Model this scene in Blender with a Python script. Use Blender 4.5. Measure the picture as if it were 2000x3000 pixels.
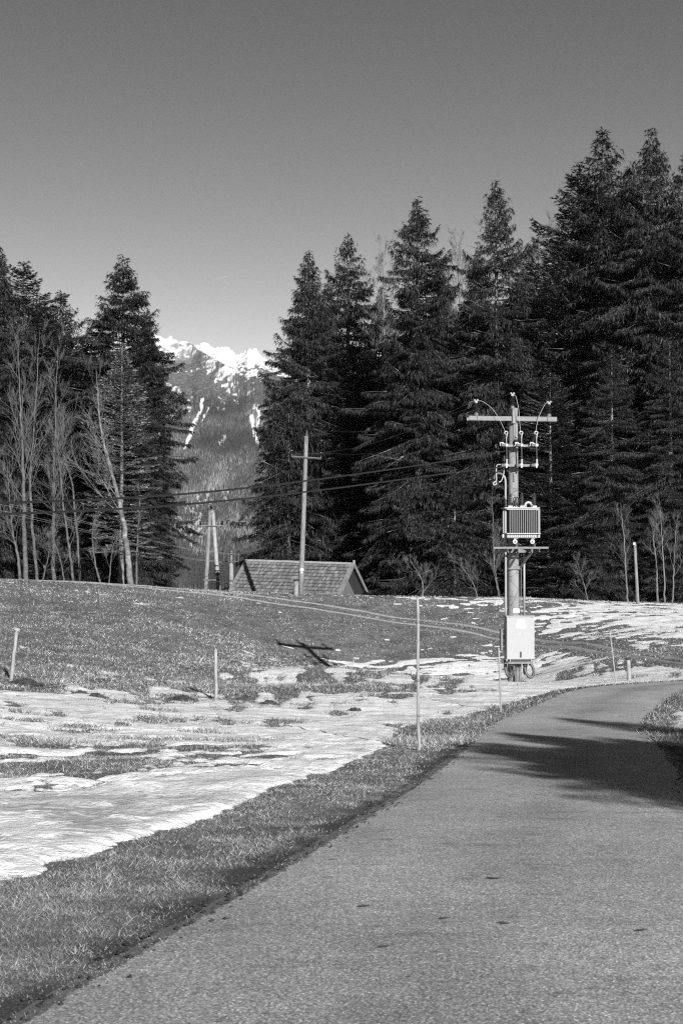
import bpy, math, random, time
import numpy as np
from mathutils import Vector

T0 = time.time()
SC = bpy.context.scene
COL = SC.collection
for o in list(bpy.data.objects):
    bpy.data.objects.remove(o)
RNG = np.random.default_rng(7)
random.seed(7)

# ------------------------------------------------------------------ camera
EYE = 1.65
F = 50.0 / 36.0 * 3000.0            # focal length in photo pixels
PITCH = math.atan(80.0 / F)
cam_d = bpy.data.cameras.new('camera')
cam_d.lens = 50
cam_d.sensor_fit = 'VERTICAL'
cam_d.sensor_height = 36
cam_d.sensor_width = 24
cam_d.clip_start = 0.1
cam_d.clip_end = 30000
cam_d.dof.use_dof = True
cam_d.dof.focus_distance = 48
cam_d.dof.aperture_fstop = 8.0
cam = bpy.data.objects.new('camera', cam_d)
COL.objects.link(cam)
cam.location = (0, 0, EYE)
cam.rotation_euler = (math.pi / 2 + PITCH, 0, 0)
SC.camera = cam

# ------------------------------------------------------------------ light
SUN_AZ = math.radians(19.0)         # the sun stands behind the camera, to the right
SUN_EL = math.radians(22.0)
TO_SUN = Vector((math.sin(SUN_AZ) * math.cos(SUN_EL), -math.cos(SUN_AZ) * math.cos(SUN_EL), math.sin(SUN_EL)))
world = bpy.data.worlds.new('World')
SC.world = world
world.use_nodes = True
wn, wl = world.node_tree.nodes, world.node_tree.links
wn.clear()
w_out = wn.new('ShaderNodeOutputWorld')
w_bg = wn.new('ShaderNodeBackground')
w_sky = wn.new('ShaderNodeTexSky')
w_sky.sky_type = 'NISHITA'
w_sky.sun_disc = False
w_sky.sun_elevation = SUN_EL
w_sky.sun_rotation = math.pi - SUN_AZ
w_sky.altitude = 900
w_sky.air_density = 1.0
w_sky.dust_density = 0.25
w_sky.ozone_density = 1.0
# black-and-white conversion as through a red filter: red minus a share of the blue
w_sep = wn.new('ShaderNodeSeparateColor')
w_m1 = wn.new('ShaderNodeMath'); w_m1.operation = 'MULTIPLY'; w_m1.inputs[1].default_value = 0.30
w_m2 = wn.new('ShaderNodeMath'); w_m2.operation = 'SUBTRACT'
w_m3 = wn.new('ShaderNodeMath'); w_m3.operation = 'MAXIMUM'; w_m3.inputs[1].default_value = 0.02
w_cmb = wn.new('ShaderNodeCombineColor')
wl.new(w_sky.outputs[0], w_sep.inputs[0])
wl.new(w_sep.outputs[2], w_m1.inputs[0])
wl.new(w_sep.outputs[0], w_m2.inputs[0])
wl.new(w_m1.outputs[0], w_m2.inputs[1])
wl.new(w_m2.outputs[0], w_m3.inputs[0])
for i in range(3):
    wl.new(w_m3.outputs[0], w_cmb.inputs[i])
wl.new(w_cmb.outputs[0], w_bg.inputs[0])
w_bg.inputs[1].default_value = 0.15
wl.new(w_bg.outputs[0], w_out.inputs[0])

sun_d = bpy.data.lights.new('sun', 'SUN')
sun_d.energy = 5.0
sun_d.angle = math.radians(0.42)
sun_d.color = (1, 1, 1)             # black-and-white photograph
sun = bpy.data.objects.new('sun', sun_d)
COL.objects.link(sun)
sun.rotation_euler = (-TO_SUN).to_track_quat('-Z', 'Y').to_euler()
sun.location = (30, -60, 60)

SC.view_settings.view_transform = 'Standard'
SC.view_settings.look = 'None'
SC.view_settings.gamma = 1.0
SC.view_settings.use_curve_mapping = False
SC.view_settings.exposure = 1.0
SC.render.engine = 'CYCLES'
SC.cycles.use_denoising = False            # the photograph keeps its fine grain
SC.cycles.sample_clamp_indirect = 2.0
SC.cycles.use_adaptive_sampling = False
SC.cycles.filter_width = 1.2
SC.cycles.max_bounces = 5
SC.cycles.diffuse_bounces = 2
SC.cycles.glossy_bounces = 2
SC.cycles.transmission_bounces = 2
SC.cycles.volume_bounces = 0
SC.cycles.transparent_max_bounces = 4

# ------------------------------------------------------------------ small helpers
CT, ST = math.cos(PITCH), math.sin(PITCH)

def W(px, py, d):
    """photo pixel at world depth d (metres along +Y) -> world point"""
    u = (px - 1000.0) / F
    v = (1500.0 - py) / F
    k = d / (CT - v * ST)
    return np.array((u * k, d, EYE + (ST + v * CT) * k))

def proj(x, y, z):
    zz = z - EYE
    f = y * CT + zz * ST
    f = np.where(np.abs(f) < 1e-6, 1e-6, f)
    up = -y * ST + zz * CT
    return 1000 + F * x / f, 1500 - F * up / f

def hash2(ix, iy, seed):
    h = (ix.astype(np.int64) * 374761393 + iy.astype(np.int64) * 668265263 + seed * 974711) & 0x7fffffff
    h = ((h ^ (h >> 13)) * 1274126177) & 0x7fffffff
    h = (h ^ (h >> 16)) & 0xffff
    return h / 65535.0

def vnoise(x, y, seed=0):
    ix, iy = np.floor(x), np.floor(y)
    fx, fy = x - ix, y - iy
    fx = fx * fx * (3 - 2 * fx); fy = fy * fy * (3 - 2 * fy)
    a = hash2(ix, iy, seed); b = hash2(ix + 1, iy, seed)
    c = hash2(ix, iy + 1, seed); d = hash2(ix + 1, iy + 1, seed)
    return (a * (1 - fx) + b * fx) * (1 - fy) + (c * (1 - fx) + d * fx) * fy

def fbm(x, y, seed=0, octv=4, gain=0.5):
    s = 0; amp = 1; tot = 0
    for k in range(octv):
        s = s + amp * vnoise(x * 2 ** k + 17.3 * k, y * 2 ** k - 9.1 * k, seed + k)
        tot += amp; amp *= gain
    return s / tot * 2 - 1

# ------------------------------------------------------------------ materials
MATS = {}
def new_mat(name):
    m = bpy.data.materials.new(name)
    m.use_nodes = True
    n, l = m.node_tree.nodes, m.node_tree.links
    b = n['Principled BSDF']
    MATS[name] = m
    return m, n, l, b

def grey(v):
    return (v, v, v, 1)

def ramp(n, l, fac, stops):
    r = n.new('ShaderNodeValToRGB')
    e = r.color_ramp.elements
    e[0].position, e[0].color = stops[0][0], grey(stops[0][1])
    e[1].position, e[1].color = stops[-1][0], grey(stops[-1][1])
    for p, v in stops[1:-1]:
        k = e.new(p); k.color = grey(v)
    l.new(fac, r.inputs[0])
    return r.outputs[0]

def noise(n, l, scale, detail=3, rough=0.55, vec=None, mapping=None):
    t = n.new('ShaderNodeTexNoise')
    t.inputs['Scale'].default_value = scale
    t.inputs['Detail'].default_value = detail
    t.inputs['Roughness'].default_value = rough
    if vec is None:
        c = n.new('ShaderNodeTexCoord')
        vec = c.outputs['Object']
    if mapping:
        mp = n.new('ShaderNodeMapping')
        mp.inputs['Scale'].default_value = mapping
        l.new(vec, mp.inputs[0]); vec = mp.outputs[0]
    l.new(vec, t.inputs['Vector'])
    return t.outputs['Fac']

def mix(n, l, fac, a, b, mode='MIX'):
    m = n.new('ShaderNodeMix'); m.data_type = 'RGBA'; m.blend_type = mode
    for sock, val in ((m.inputs[0], fac), (m.inputs[6], a), (m.inputs[7], b)):
        if isinstance(val, (int, float)):
            if sock == m.inputs[0]: sock.default_value = val
            else: sock.default_value = grey(val)
        else:
            l.new(val, sock)
    return m.outputs[2]

def bump(n, l, b, height, strength=0.4, dist=0.02):
    k = n.new('ShaderNodeBump')
    k.inputs['Strength'].default_value = strength
    k.inputs['Distance'].default_value = dist
    l.new(height, k.inputs['Height'])
    l.new(k.outputs[0], b.inputs['Normal'])

def simple(name, v, rough=0.6, metal=0.0, var=0.25, scale=6.0, bmp=0.0, spec=0.5, mapping=None):
    m, n, l, b = new_mat(name)
    f = noise(n, l, scale, 4, 0.6, mapping=mapping)
    l.new(ramp(n, l, f, [(0.3, v * (1 - var)), (0.7, v * (1 + var))]), b.inputs['Base Color'])
    b.inputs['Roughness'].default_value = rough
    b.inputs['Metallic'].default_value = metal
    b.inputs['Specular IOR Level'].default_value = spec
    if bmp: bump(n, l, b, f, bmp, 0.01)
    return m

def attr_node(n, name):
    a = n.new('ShaderNodeAttribute'); a.attribute_name = name
    return a

# ------------------------------------------------------------------ mesh building
class MB:
    def __init__(s):
        s.v = []; s.f = []; s.n = 0
    def add(s, verts, faces):
        s.v.append(np.asarray(verts, float).reshape(-1, 3))
        s.f.extend([tuple(int(i) + s.n for i in f) for f in faces])
        s.n += len(s.v[-1])
        return s
    def box(s, c, size, R=None):
        c = np.asarray(c, float); h = np.asarray(size, float) / 2
        P = np.array([(x, y, z) for x in (-1, 1) for y in (-1, 1) for z in (-1, 1)], float) * h
        if R is not None: P = P @ np.asarray(R, float).T
        return s.add(P + c, [(0, 1, 3, 2), (4, 6, 7, 5), (0, 4, 5, 1), (2, 3, 7, 6), (0, 2, 6, 4), (1, 5, 7, 3)])
    def tube(s, pts, rad, sides=8, cap=True):
        P = np.asarray(pts, float); m = len(P)
        R = np.full(m, rad, float) if np.isscalar(rad) else np.asarray(rad, float)
        t = np.gradient(P, axis=0); t /= np.maximum(np.linalg.norm(t, axis=1, keepdims=True), 1e-9)
        mean = t.mean(axis=0)
        a = np.eye(3)[np.argmin(np.abs(mean))]
        e1 = np.cross(t, a); e1 /= np.maximum(np.linalg.norm(e1, axis=1, keepdims=True), 1e-9)
        e2 = np.cross(t, e1)
        ang = np.arange(sides) * 2 * np.pi / sides
        V = P[:, None] + R[:, None, None] * (np.cos(ang)[None, :, None] * e1[:, None] + np.sin(ang)[None, :, None] * e2[:, None])
        f = []
        for i in range(m - 1):
            for j in range(sides):
                k = (j + 1) % sides
                f.append((i * sides + j, i * sides + k, (i + 1) * sides + k, (i + 1) * sides + j))
        if cap:
            f.append(tuple(range(sides))[::-1]); f.append(tuple((m - 1) * sides + j for j in range(sides)))
        return s.add(V.reshape(-1, 3), f)
    def lathe(s, prof, base, axis=(0, 0, 1), sides=12):
        """prof: (radius, height) along axis from base"""
        axis = np.asarray(axis, float); axis /= np.linalg.norm(axis)
        pts = [np.asarray(base, float) + axis * h for r, h in prof]
        a = np.eye(3)[np.argmin(np.abs(axis))]
        e1 = np.cross(axis, a); e1 /= np.linalg.norm(e1); e2 = np.cross(axis, e1)
        ang = np.arange(sides) * 2 * np.pi / sides
        ring = np.cos(ang)[:, None] * e1 + np.sin(ang)[:, None] * e2
        V = np.concatenate([p + r * ring for p, (r, h) in zip(pts, prof)])
        f = []; m = len(prof)
        for i in range(m - 1):
            for j in range(sides):
                k = (j + 1) % sides
                f.append((i * sides + j, i * sides + k, (i + 1) * sides + k, (i + 1) * sides + j))
        f.append(tuple(range(sides))[::-1]); f.append(tuple((m - 1) * sides + j for j in range(sides)))
        return s.add(V, f)
    def prism(s, poly, thick, O, U, V, N):
        """polygon (u, v) extruded along N by thick"""
        O, U, V, N = (np.asarray(a, float) for a in (O, U, V, N))
        k = len(poly)
        A = [O + u * U + v * V for u, v in poly]; B = [a + N * thick for a in A]
        f = [tuple(range(k))[::-1], tuple(range(k, 2 * k))]
        for i in range(k):
            j = (i + 1) % k
            f.append((i, j, k + j, k + i))
        return s.add(A + B, f)
    def build(s, name, mat, parent=None, origin=None, smooth=False, loc=None):
        V = np.concatenate(s.v) if s.v else np.zeros((0, 3))
        org = np.zeros(3) if origin is None else np.asarray(origin, float)
        me = bpy.data.meshes.new(name)
        me.from_pydata((V - org).tolist(), [], s.f)
        if smooth:
            me.shade_smooth()
        me.materials.append(MATS[mat] if isinstance(mat, str) else mat)
        o = bpy.data.objects.new(name, me)
        COL.objects.link(o)
        if parent is not None: o.parent = parent
        elif origin is not None: o.location = org
        return o

def raw_mesh(name, V, faces, nside, mat, parent=None, smooth=False, attrs=None):
    """fast mesh from numpy arrays; faces (n, nside)"""
    V = np.ascontiguousarray(V, dtype=np.float32); faces = np.ascontiguousarray(faces, dtype=np.int32)
    me = bpy.data.meshes.new(name)
    nf = len(faces)
    me.vertices.add(len(V)); me.vertices.foreach_set('co', V.ravel())
    me.loops.add(nf * nside); me.loops.foreach_set('vertex_index', faces.ravel())
    me.polygons.add(nf)
    me.polygons.foreach_set('loop_start', np.arange(nf, dtype=np.int32) * nside)
    me.polygons.foreach_set('loop_total', np.full(nf, nside, dtype=np.int32))
    if smooth: me.polygons.foreach_set('use_smooth', np.ones(nf, dtype=bool))
    me.update(calc_edges=True)
    for k, a in (attrs or {}).items():
        at = me.attributes.new(k, 'FLOAT', 'POINT')
        at.data.foreach_set('value', np.ascontiguousarray(a, dtype=np.float32))
    for m in (mat if isinstance(mat, (list, tuple)) else [mat]):
        me.materials.append(MATS[m])
    o = bpy.data.objects.new(name, me)
    COL.objects.link(o)
    if parent is not None: o.parent = parent
    return o

def tag(o, label, cat, group=None):
    o['label'] = label; o['category'] = cat
    if group: o['group'] = group
    return o

def kind(o, k):
    o['kind'] = k
    return o

def empty(name, loc, label=None, cat=None, group=None):
    o = bpy.data.objects.new(name, None)
    o.empty_display_size = 0.3
    COL.objects.link(o)
    o.location = tuple(float(a) for a in loc)
    if label: tag(o, label, cat, group)
    return o

# ------------------------------------------------------------------ terrain height
ctrl = []
def C(px, d, H):
    ctrl.append(((px - 1000.0) / F * d, d, EYE - H))
def CX(x, d, H):
    ctrl.append((x, d, EYE - H))
for d in (2, 6, 10, 16, 22.4):
    for x in (-34, -14, -5, 0, 4.5, 14, 34):
        CX(x, d, EYE + 0.075 * d)
for px, H in ((-500, 3.35), (0, 3.55), (632, 3.86), (1250, 3.88), (1463, 3.9), (1750, 3.9), (2300, 3.9)):
    C(px, 30, H)
table = {
    -600: ((38, 3.2), (60, 3.0), (88, 2.55)),
    -300: ((38, 3.5), (60, 3.2), (88, 2.6)),
    45: ((38, 3.78), (41.4, 3.76), (50, 3.7), (60, 3.4), (75, 2.95), (88, 2.62)),
    300: ((38, 4.05), (48, 4.15), (58, 4.0), (68, 3.6), (78, 3.1), (88, 2.74)),
    632: ((38, 4.28), (41.4, 4.3), (48, 4.6), (56, 4.75), (64, 4.5), (72, 4.1), (80, 3.6), (88, 3.25)),
    800: ((38, 4.3), (46, 4.72), (55, 5.2), (64, 5.35), (70, 4.9), (78, 4.1), (88, 3.36)),
    957: ((44, 4.45), (52, 4.68), (59, 5.7), (64, 6.0), (66.9, 5.92), (75, 4.5), (80, 4.0), (88, 3.46)),
    1063: ((51, 4.72), (62.2, 6.1),),
    1185: ((40, 4.33), (50, 4.74), (57.5, 5.9), (66, 5.9), (74, 5.0), (80, 4.25), (87, 3.5)),
    1331: ((47, 4.62), (52.7, 5.55), (60, 6.1), (66, 5.7), (74, 4.8), (86, 3.5)),
    1505: ((38, 4.3), (46, 4.66), (48, 4.8), (54, 5.6), (61, 6.0), (68, 5.5), (74, 4.8), (86, 3.52)),
    1750: ((36, 4.2), (43, 4.42), (50, 4.95), (58, 5.0), (66, 4.65), (75, 4.08), (84, 3.66)),
    2000: ((36, 4.15), (45, 4.46), (52, 4.7), (60, 4.6), (70, 4.15), (80, 3.94)),
    2400: ((38, 4.1), (46, 4.4), (60, 4.6), (80, 4.25)),
    3000: ((40, 4.1), (60, 4.5), (80, 4.5)),
}
for px, rows in table.items():
    for d, H in rows:
        C(px, d, H)
ctrl.append((-2.05, 71.0, EYE - 5.03))
for x in (-40, -25, -12):
    CX(x, 94, 4.0); CX(x, 100, 5.4); CX(x, 112, 7.5); CX(x, 128, 9.5)
for x in (-4, 4, 12, 22, 40):
    CX(x, 92, 4.6); CX(x, 97, 6.3); CX(x, 106, 7.6); CX(x, 118, 8.8); CX(x, 130, 10)
ctrl = np.array(ctrl)
def tps(P, Q):
    r2 = ((P[:, None, :] - Q[None, :, :]) ** 2).sum(-1)
    return 0.5 * r2 * np.log(r2 + 1e-9)
XY = ctrl[:, :2] / 20.0
n_c = len(ctrl)
A = np.zeros((n_c + 3, n_c + 3))
A[:n_c, :n_c] = tps(XY, XY) + np.eye(n_c) * 2e-3
A[:n_c, n_c] = 1; A[:n_c, n_c + 1:] = XY
A[n_c:, :n_c] = A[:n_c, n_c:].T
sol = np.linalg.solve(A, np.concatenate([ctrl[:, 2], np.zeros(3)]))
GX = np.arange(-46, 46.01, 0.4); GY = np.arange(0, 136.01, 0.4)
gq = np.stack(np.meshgrid(GX, GY, indexing='ij'), -1).reshape(-1, 2)
GZ = np.concatenate([tps(c / 20.0, XY) @ sol[:n_c] + sol[n_c] + (c / 20.0) @ sol[n_c + 1:] for c in np.array_split(gq, 20)]).reshape(len(GX), len(GY))

def z_base(x, y):
    x = np.asarray(x, float); y = np.asarray(y, float)
    xc = np.clip(x, -45.9, 45.9); yc = np.clip(y, 0.01, 135.9)
    fx = (xc - GX[0]) / 0.4; fy = (yc - GY[0]) / 0.4
    ix = np.minimum(fx.astype(int), len(GX) - 2); iy = np.minimum(fy.astype(int), len(GY) - 2)
    a = fx - ix; b = fy - iy
    z = (GZ[ix, iy] * (1 - a) + GZ[ix + 1, iy] * a) * (1 - b) + (GZ[ix, iy + 1] * (1 - a) + GZ[ix + 1, iy + 1] * a) * b
    plane = -0.075 * y
    k = np.clip((6 - y) / 4, 0, 1)
    z = z * (1 - k) + np.clip(plane, -2, 6) * k
    far = np.clip((np.hypot(x, y) - 130) / 2400, 0, 1)
    far = far ** 0.7
    return z * (1 - far) + (-128) * far

# ------------------------------------------------------------------ road line
left_edge = [(-2.9, -0.5), (-2.2, 3.0), (-1.46, 6.2), (-0.55, 10.2), (0.25, 13.96), (0.99, 17.6), (1.93, 22.8), (3.1, 30.0), (4.75, 36.0), (6.7, 41.2), (8.7, 43.7), (10.9, 45.0), (14.5, 46.2), (20, 47.2), (30, 48.2), (44, 49)]
LE = np.array(left_edge)
def catmull(P, per=14):
    P = np.vstack([2 * P[0] - P[1], P, 2 * P[-1] - P[-2]]); out = []
    t = np.linspace(0, 1, per, endpoint=False)[:, None]
    for i in range(1, len(P) - 2):
        p0, p1, p2, p3 = P[i - 1], P[i], P[i + 1], P[i + 2]
        out.append(0.5 * ((2 * p1) + (-p0 + p2) * t + (2 * p0 - 5 * p1 + 4 * p2 - p3) * t ** 2 + (-p0 + 3 * p1 - 3 * p2 + p3) * t ** 3))
    out.append(P[-2][None])
    return np.vstack(out)
ROAD_W = 3.22
le = catmull(LE)
tg = np.gradient(le, axis=0); tg /= np.linalg.norm(tg, axis=1, keepdims=True)
nr = np.stack([tg[:, 1], -tg[:, 0]], 1)
RC = le + nr * ROAD_W / 2
RC = np.vstack([RC[0] - tg[0] * 40, RC[0] - tg[0] * 15, RC])
seg = np.linalg.norm(np.diff(RC, axis=0), axis=1); s_acc = np.concatenate([[0], np.cumsum(seg)])
S = np.arange(0, s_acc[-1], 0.15)
RC = np.stack([np.interp(S, s_acc, RC[:, 0]), np.interp(S, s_acc, RC[:, 1])], 1)
for _ in range(24):
    RC[1:-1] = (RC[:-2] + 2 * RC[1:-1] + RC[2:]) / 4
RT = np.gradient(RC, axis=0); RT /= np.linalg.norm(RT, axis=1, keepdims=True)
RN = np.stack([RT[:, 1], -RT[:, 0]], 1)      # to the right
rc_c = RC[::6]; rn_c = RN[::6]
def road_dist(x, y):
    """(distance to the road edge, negative on the road; side -1 left +1 right; nearest index)"""
    x = np.asarray(x, float).ravel(); y = np.asarray(y, float).ravel()
    d = np.full(len(x), 99.0); side = np.ones(len(x)); ni = np.zeros(len(x), int)
    near = (np.abs(y) < 60) & (np.abs(x) < 50)
    idx = np.where(near)[0]
    for ch in np.array_split(idx, max(1, len(idx) // 20000)):
        if not len(ch): continue
        dx = x[ch, None] - rc_c[None, :, 0]; dy = y[ch, None] - rc_c[None, :, 1]
        r2 = dx * dx + dy * dy; j = r2.argmin(1); ar = np.arange(len(ch))
        lat = dx[ar, j] * rn_c[j, 0] + dy[ar, j] * rn_c[j, 1]
        d[ch] = np.where(np.sqrt(r2[ar, j]) < 2.2, np.abs(lat), np.sqrt(r2[ar, j])) - ROAD_W / 2
        side[ch] = np.sign(lat); ni[ch] = j
    return d, side, ni

# mounds of earth thrown up by moles, in photo pixels with the terrain under them
def ground_at(px, py, lo=4.0, hi=125.0):
    ds = np.linspace(lo, hi, 2400)
    P = np.array([W(px, py, 1.0)])
    u = P[0, 0]; w = P[0, 2] - EYE
    z = EYE + w * ds
    h = z_base(u * ds, ds)
    k = np.where(z <= h)[0]
    d = ds[k[0]] if len(k) else hi
    return np.array((u * d, d, float(z_base(np.array([u * d]), np.array([d]))[0])))
mole_px = [(76, 2008, .50, .17), (285, 2048, .24, .10), (535, 2056, .42, .13), (720, 2053, .22, .11), (788, 2068, .30, .11), (1040, 2082, .24, .07), (235, 2036, .24, .07)]
MOLES = [(ground_at(a, b), r, h) for a, b, r, h in mole_px]

def z_ground(x, y, rd=None):
    """terrain with its small lumps; lowered under the road"""
    x = np.asarray(x, float); y = np.asarray(y, float)
    z = z_base(x, y)
    if rd is None:
        rd, _, _ = road_dist(x, y); rd = rd.reshape(x.shape)
    amp = np.clip(rd / 1.2, 0, 1) * np.clip((150 - np.hypot(x, y)) / 40, 0, 1)
    z = z + amp * (np.interp(y, [30, 45], [0.10, 0.05]) * fbm(x / 3.3, y / 3.3, 3, 3) + np.interp(y, [25, 40], [0.035, 0.012]) * fbm(x / 0.5, y / 0.6, 11, 3))
    z = z - 0.10 * np.clip((-0.18 - rd) / 0.12, 0, 1)
    return z

# ------------------------------------------------------------------ line of the field track
rut_d = [(-120, 87.2), (300, 86.2), (500, 85.5), (684, 84.3), (844, 82.8), (1000, 81.2), (1100, 80), (1300, 77), (1480, 73.5), (1600, 70), (1800, 62.5), (2000, 55), (2150, 50.5)]
RUTS = []
for off_ in (0.0, -1.75):
    c = catmull(np.array([((a - 1000.0) / F * (q + off_), q + off_) for a, q in rut_d]), 30)
    for _ in range(20):
        c[1:-1] = (c[:-2] + 2 * c[1:-1] + c[2:]) / 4
    RUTS.append(c)
def rut_dist(x, y):
    x = np.asarray(x, float); sh = x.shape; x = x.ravel(); y = np.asarray(y, float).ravel()
    out = np.full(len(x), 9.0)
    idx = np.where((y > 46) & (y < 92))[0]
    P = np.concatenate([c[::3] for c in RUTS])
    for ch in np.array_split(idx, max(1, len(idx) // 20000)):
        if len(ch):
            out[ch] = np.sqrt(((x[ch, None] - P[None, :, 0]) ** 2 + (y[ch, None] - P[None, :, 1]) ** 2).min(1))
    return out.reshape(sh)

# ------------------------------------------------------------------ where snow lies
sn_y = [1700, 1750, 1800, 1850, 1900, 1950, 2000, 2050, 2100, 2150, 2200, 2250, 2300, 2350, 2700]
sn_x = [0, 250, 500, 750, 1000, 1250, 1500, 1750, 2000]
sn_t = np.array([
    [-1, -1, -1, -1, -.9, -.5, -.45, -.1, .1],
    [-1, -1, -1, -1, -.85, -.40, -.35, .0, .15],
    [-1, -1, -1, -1, -.9, -.5, -.4, .3, .45],
    [-1, -1, -1, -1, -.95, -.85, -.65, .15, .45],
    [-1, -1, -1, -.75, -.6, -.75, -.35, -.5, -.35],
    [-.9, -.85, -.75, -.45, -.15, .2, .2, .1, .15],
    [-.65, -.6, -.6, -.5, -.25, .2, .5, .6, .7],
    [.1, .1, .0, -.2, .05, .3, .6, .8, .8],
    [.3, .3, .3, .3, .45, .75, .9, .9, .6],
    [.1, .15, .2, .2, .7, 1, 1, .9, .6],
    [.15, .05, -.6, -.5, .7, 1, 1, .9, .6],
    [-.75, -.8, -.4, .2, .9, 1, 1, .8, .5],
    [.1, .0, .6, .8, 1, 1, 1, .8, .5],
    [1, 1, 1, 1, 1, 1, 1, .8, .5],
    [1, 1, 1, 1, 1, 1, 1, .8, .5]])
def snow_value(x, y, z, rd, side):
    px, py = proj(x, np.maximum(y, 0.5), z)
    fx = np.interp(px, sn_x, np.arange(len(sn_x))); fy = np.interp(py, sn_y, np.arange(len(sn_y)))
    ix = np.minimum(fx.astype(int), len(sn_x) - 2); iy = np.minimum(fy.astype(int), len(sn_y) - 2)
    a = fx - ix; b = fy - iy
    t = (sn_t[iy, ix] * (1 - a) + sn_t[iy, ix + 1] * a) * (1 - b) + (sn_t[iy + 1, ix] * (1 - a) + sn_t[iy + 1, ix + 1] * a) * b
    k = np.clip((y - 28) / 30, 0, 1)
    n1 = fbm(x / (1.2 + 1.0 * k), y / (0.85 + 0.35 * k), 21, 4, 0.6)
    n2 = fbm(x / (0.32 + 0.50 * k), y / (0.22 + 0.22 * k), 31, 3, 0.65)
    m = t + (1.35 - 0.45 * k) * n1 + (0.5 + 0.75 * k) * n2
    wv = np.interp(y, [5, 10, 14, 20, 29, 33, 40, 46], [1.75, 1.72, 1.5, 1.3, 1.6, 1.1, 0.55, 0.3]) + 0.16 * fbm(x / 0.8, y / 0.8, 5, 4) + 0.10 * fbm(x / 0.2, y / 0.2, 6, 2)
    wv = np.where(side > 0, 0.65 + 0.45 * fbm(x / 1.1, y / 1.1, 8, 3), wv)
    v = (rd - wv) / 0.45
    m = np.minimum(m, v)
    m = np.minimum(m, (rut_dist(x, y) - 0.75) / 0.5 + 0.6 * n2)
    m = np.where(np.hypot(x, y) > 86, np.minimum(m, 0.1 + n1 - np.clip((np.hypot(x, y) - 86) / 6, 0, 2)), m)
    return m

# ------------------------------------------------------------------ ground materials
m, n, l, b = new_mat('meadow_soil')
f1 = noise(n, l, 0.9, 5, 0.65); f2 = noise(n, l, 9.0, 5, 0.7); f3 = noise(n, l, 45.0, 3, 0.7)
c1 = ramp(n, l, f1, [(0.35, 0.075), (0.65, 0.15)])
c2 = ramp(n, l, f2, [(0.3, 0.45), (0.72, 1.6)])
c3 = ramp(n, l, f3, [(0.3, 0.5), (0.7, 1.55)])
cc = mix(n, l, 1.0, mix(n, l, 1.0, c1, c2, 'MULTIPLY'), c3, 'MULTIPLY')
at = attr_node(n, 'soil')
l.new(mix(n, l, at.outputs['Fac'], cc, mix(n, l, 1.0, ramp(n, l, f3, [(0.3, 0.03), (0.75, 0.085)]), 1.0, 'MULTIPLY')), b.inputs['Base Color'])
b.inputs['Roughness'].default_value = 0.95
b.inputs['Specular IOR Level'].default_value = 0.1
bump(n, l, b, f3, 0.7, 0.03)

m, n, l, b = new_mat('old_snow')
f1 = noise(n, l, 1.3, 5, 0.65, mapping=(0.9, 1.3, 1)); f2 = noise(n, l, 12.0, 4, 0.65); f3 = noise(n, l, 4.0, 5, 0.7, mapping=(0.8, 1.2, 1))
c1 = ramp(n, l, f1, [(0.34, 0.48), (0.48, 0.70), (0.62, 0.82)])
c2 = ramp(n, l, f2, [(0.25, 0.80), (0.5, 1.0)])
ats = attr_node(n, 'ice')
ice = mix(n, l, ats.outputs['Fac'], c1, ramp(n, l, f3, [(0.38, 0.30), (0.62, 0.56)]))
f4 = noise(n, l, 40.0, 3, 0.7)
l.new(mix(n, l, 1.0, mix(n, l, 1.0, ice, c2, 'MULTIPLY'), ramp(n, l, f4, [(0.28, 0.70), (0.48, 1.0)]), 'MULTIPLY'), b.inputs['Base Color'])
b.inputs['Roughness'].default_value = 0.65
b.inputs['Specular IOR Level'].default_value = 0.25
hm = n.new('ShaderNodeMath'); hm.operation = 'MULTIPLY_ADD'; hm.inputs[1].default_value = 0.7
l.new(f2, hm.inputs[0]); l.new(f3, hm.inputs[2])
bump(n, l, b, hm.outputs[0], 0.85, 0.05)

m, n, l, b = new_mat('asphalt')
f1 = noise(n, l, 0.35, 4, 0.6); f2 = noise(n, l, 3.0, 4, 0.6)
vo = n.new('ShaderNodeTexVoronoi'); vo.inputs['Scale'].default_value = 90
co = n.new('ShaderNodeTexCoord'); l.new(co.outputs['Object'], vo.inputs['Vector'])
wnz = n.new('ShaderNodeTexWhiteNoise'); l.new(vo.outputs['Position'], wnz.inputs['Vector'])
stones = ramp(n, l, wnz.outputs['Value'], [(0.0, 0.16), (0.45, 0.33), (0.85, 0.48), (0.96, 0.62), (1.0, 0.95)])
gaps = ramp(n, l, vo.outputs['Distance'], [(0.30, 1.0), (0.75, 0.62)])
big = ramp(n, l, f1, [(0.35, 0.80), (0.65, 1.15)])
med = ramp(n, l, f2, [(0.3, 0.90), (0.7, 1.08)])
c = mix(n, l, 1.0, mix(n, l, 1.0, stones, gaps, 'MULTIPLY'), mix(n, l, 1.0, big, med, 'MULTIPLY'), 'MULTIPLY')
fc = noise(n, l, 1.6, 6, 0.75, mapping=(1.0, 2.4, 1))
crack = ramp(n, l, fc, [(0.325, 0.3), (0.35, 1.0)])
wear = attr_node(n, 'wear')
c = mix(n, l, wear.outputs['Fac'], c, mix(n, l, 1.0, c, 0.66, 'MULTIPLY'))
c = mix(n, l, 1.0, c, crack, 'MULTIPLY')
rim = attr_node(n, 'rim'); fr_ = noise(n, l, 5.0, 6, 0.8)
rm_ = n.new('ShaderNodeMath'); rm_.operation = 'ADD'; l.new(rim.outputs['Fac'], rm_.inputs[0]); l.new(fr_, rm_.inputs[1])
fs_ = noise(n, l, 2.2, 4, 0.65, mapping=(0.9, 1.6, 1))
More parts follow.
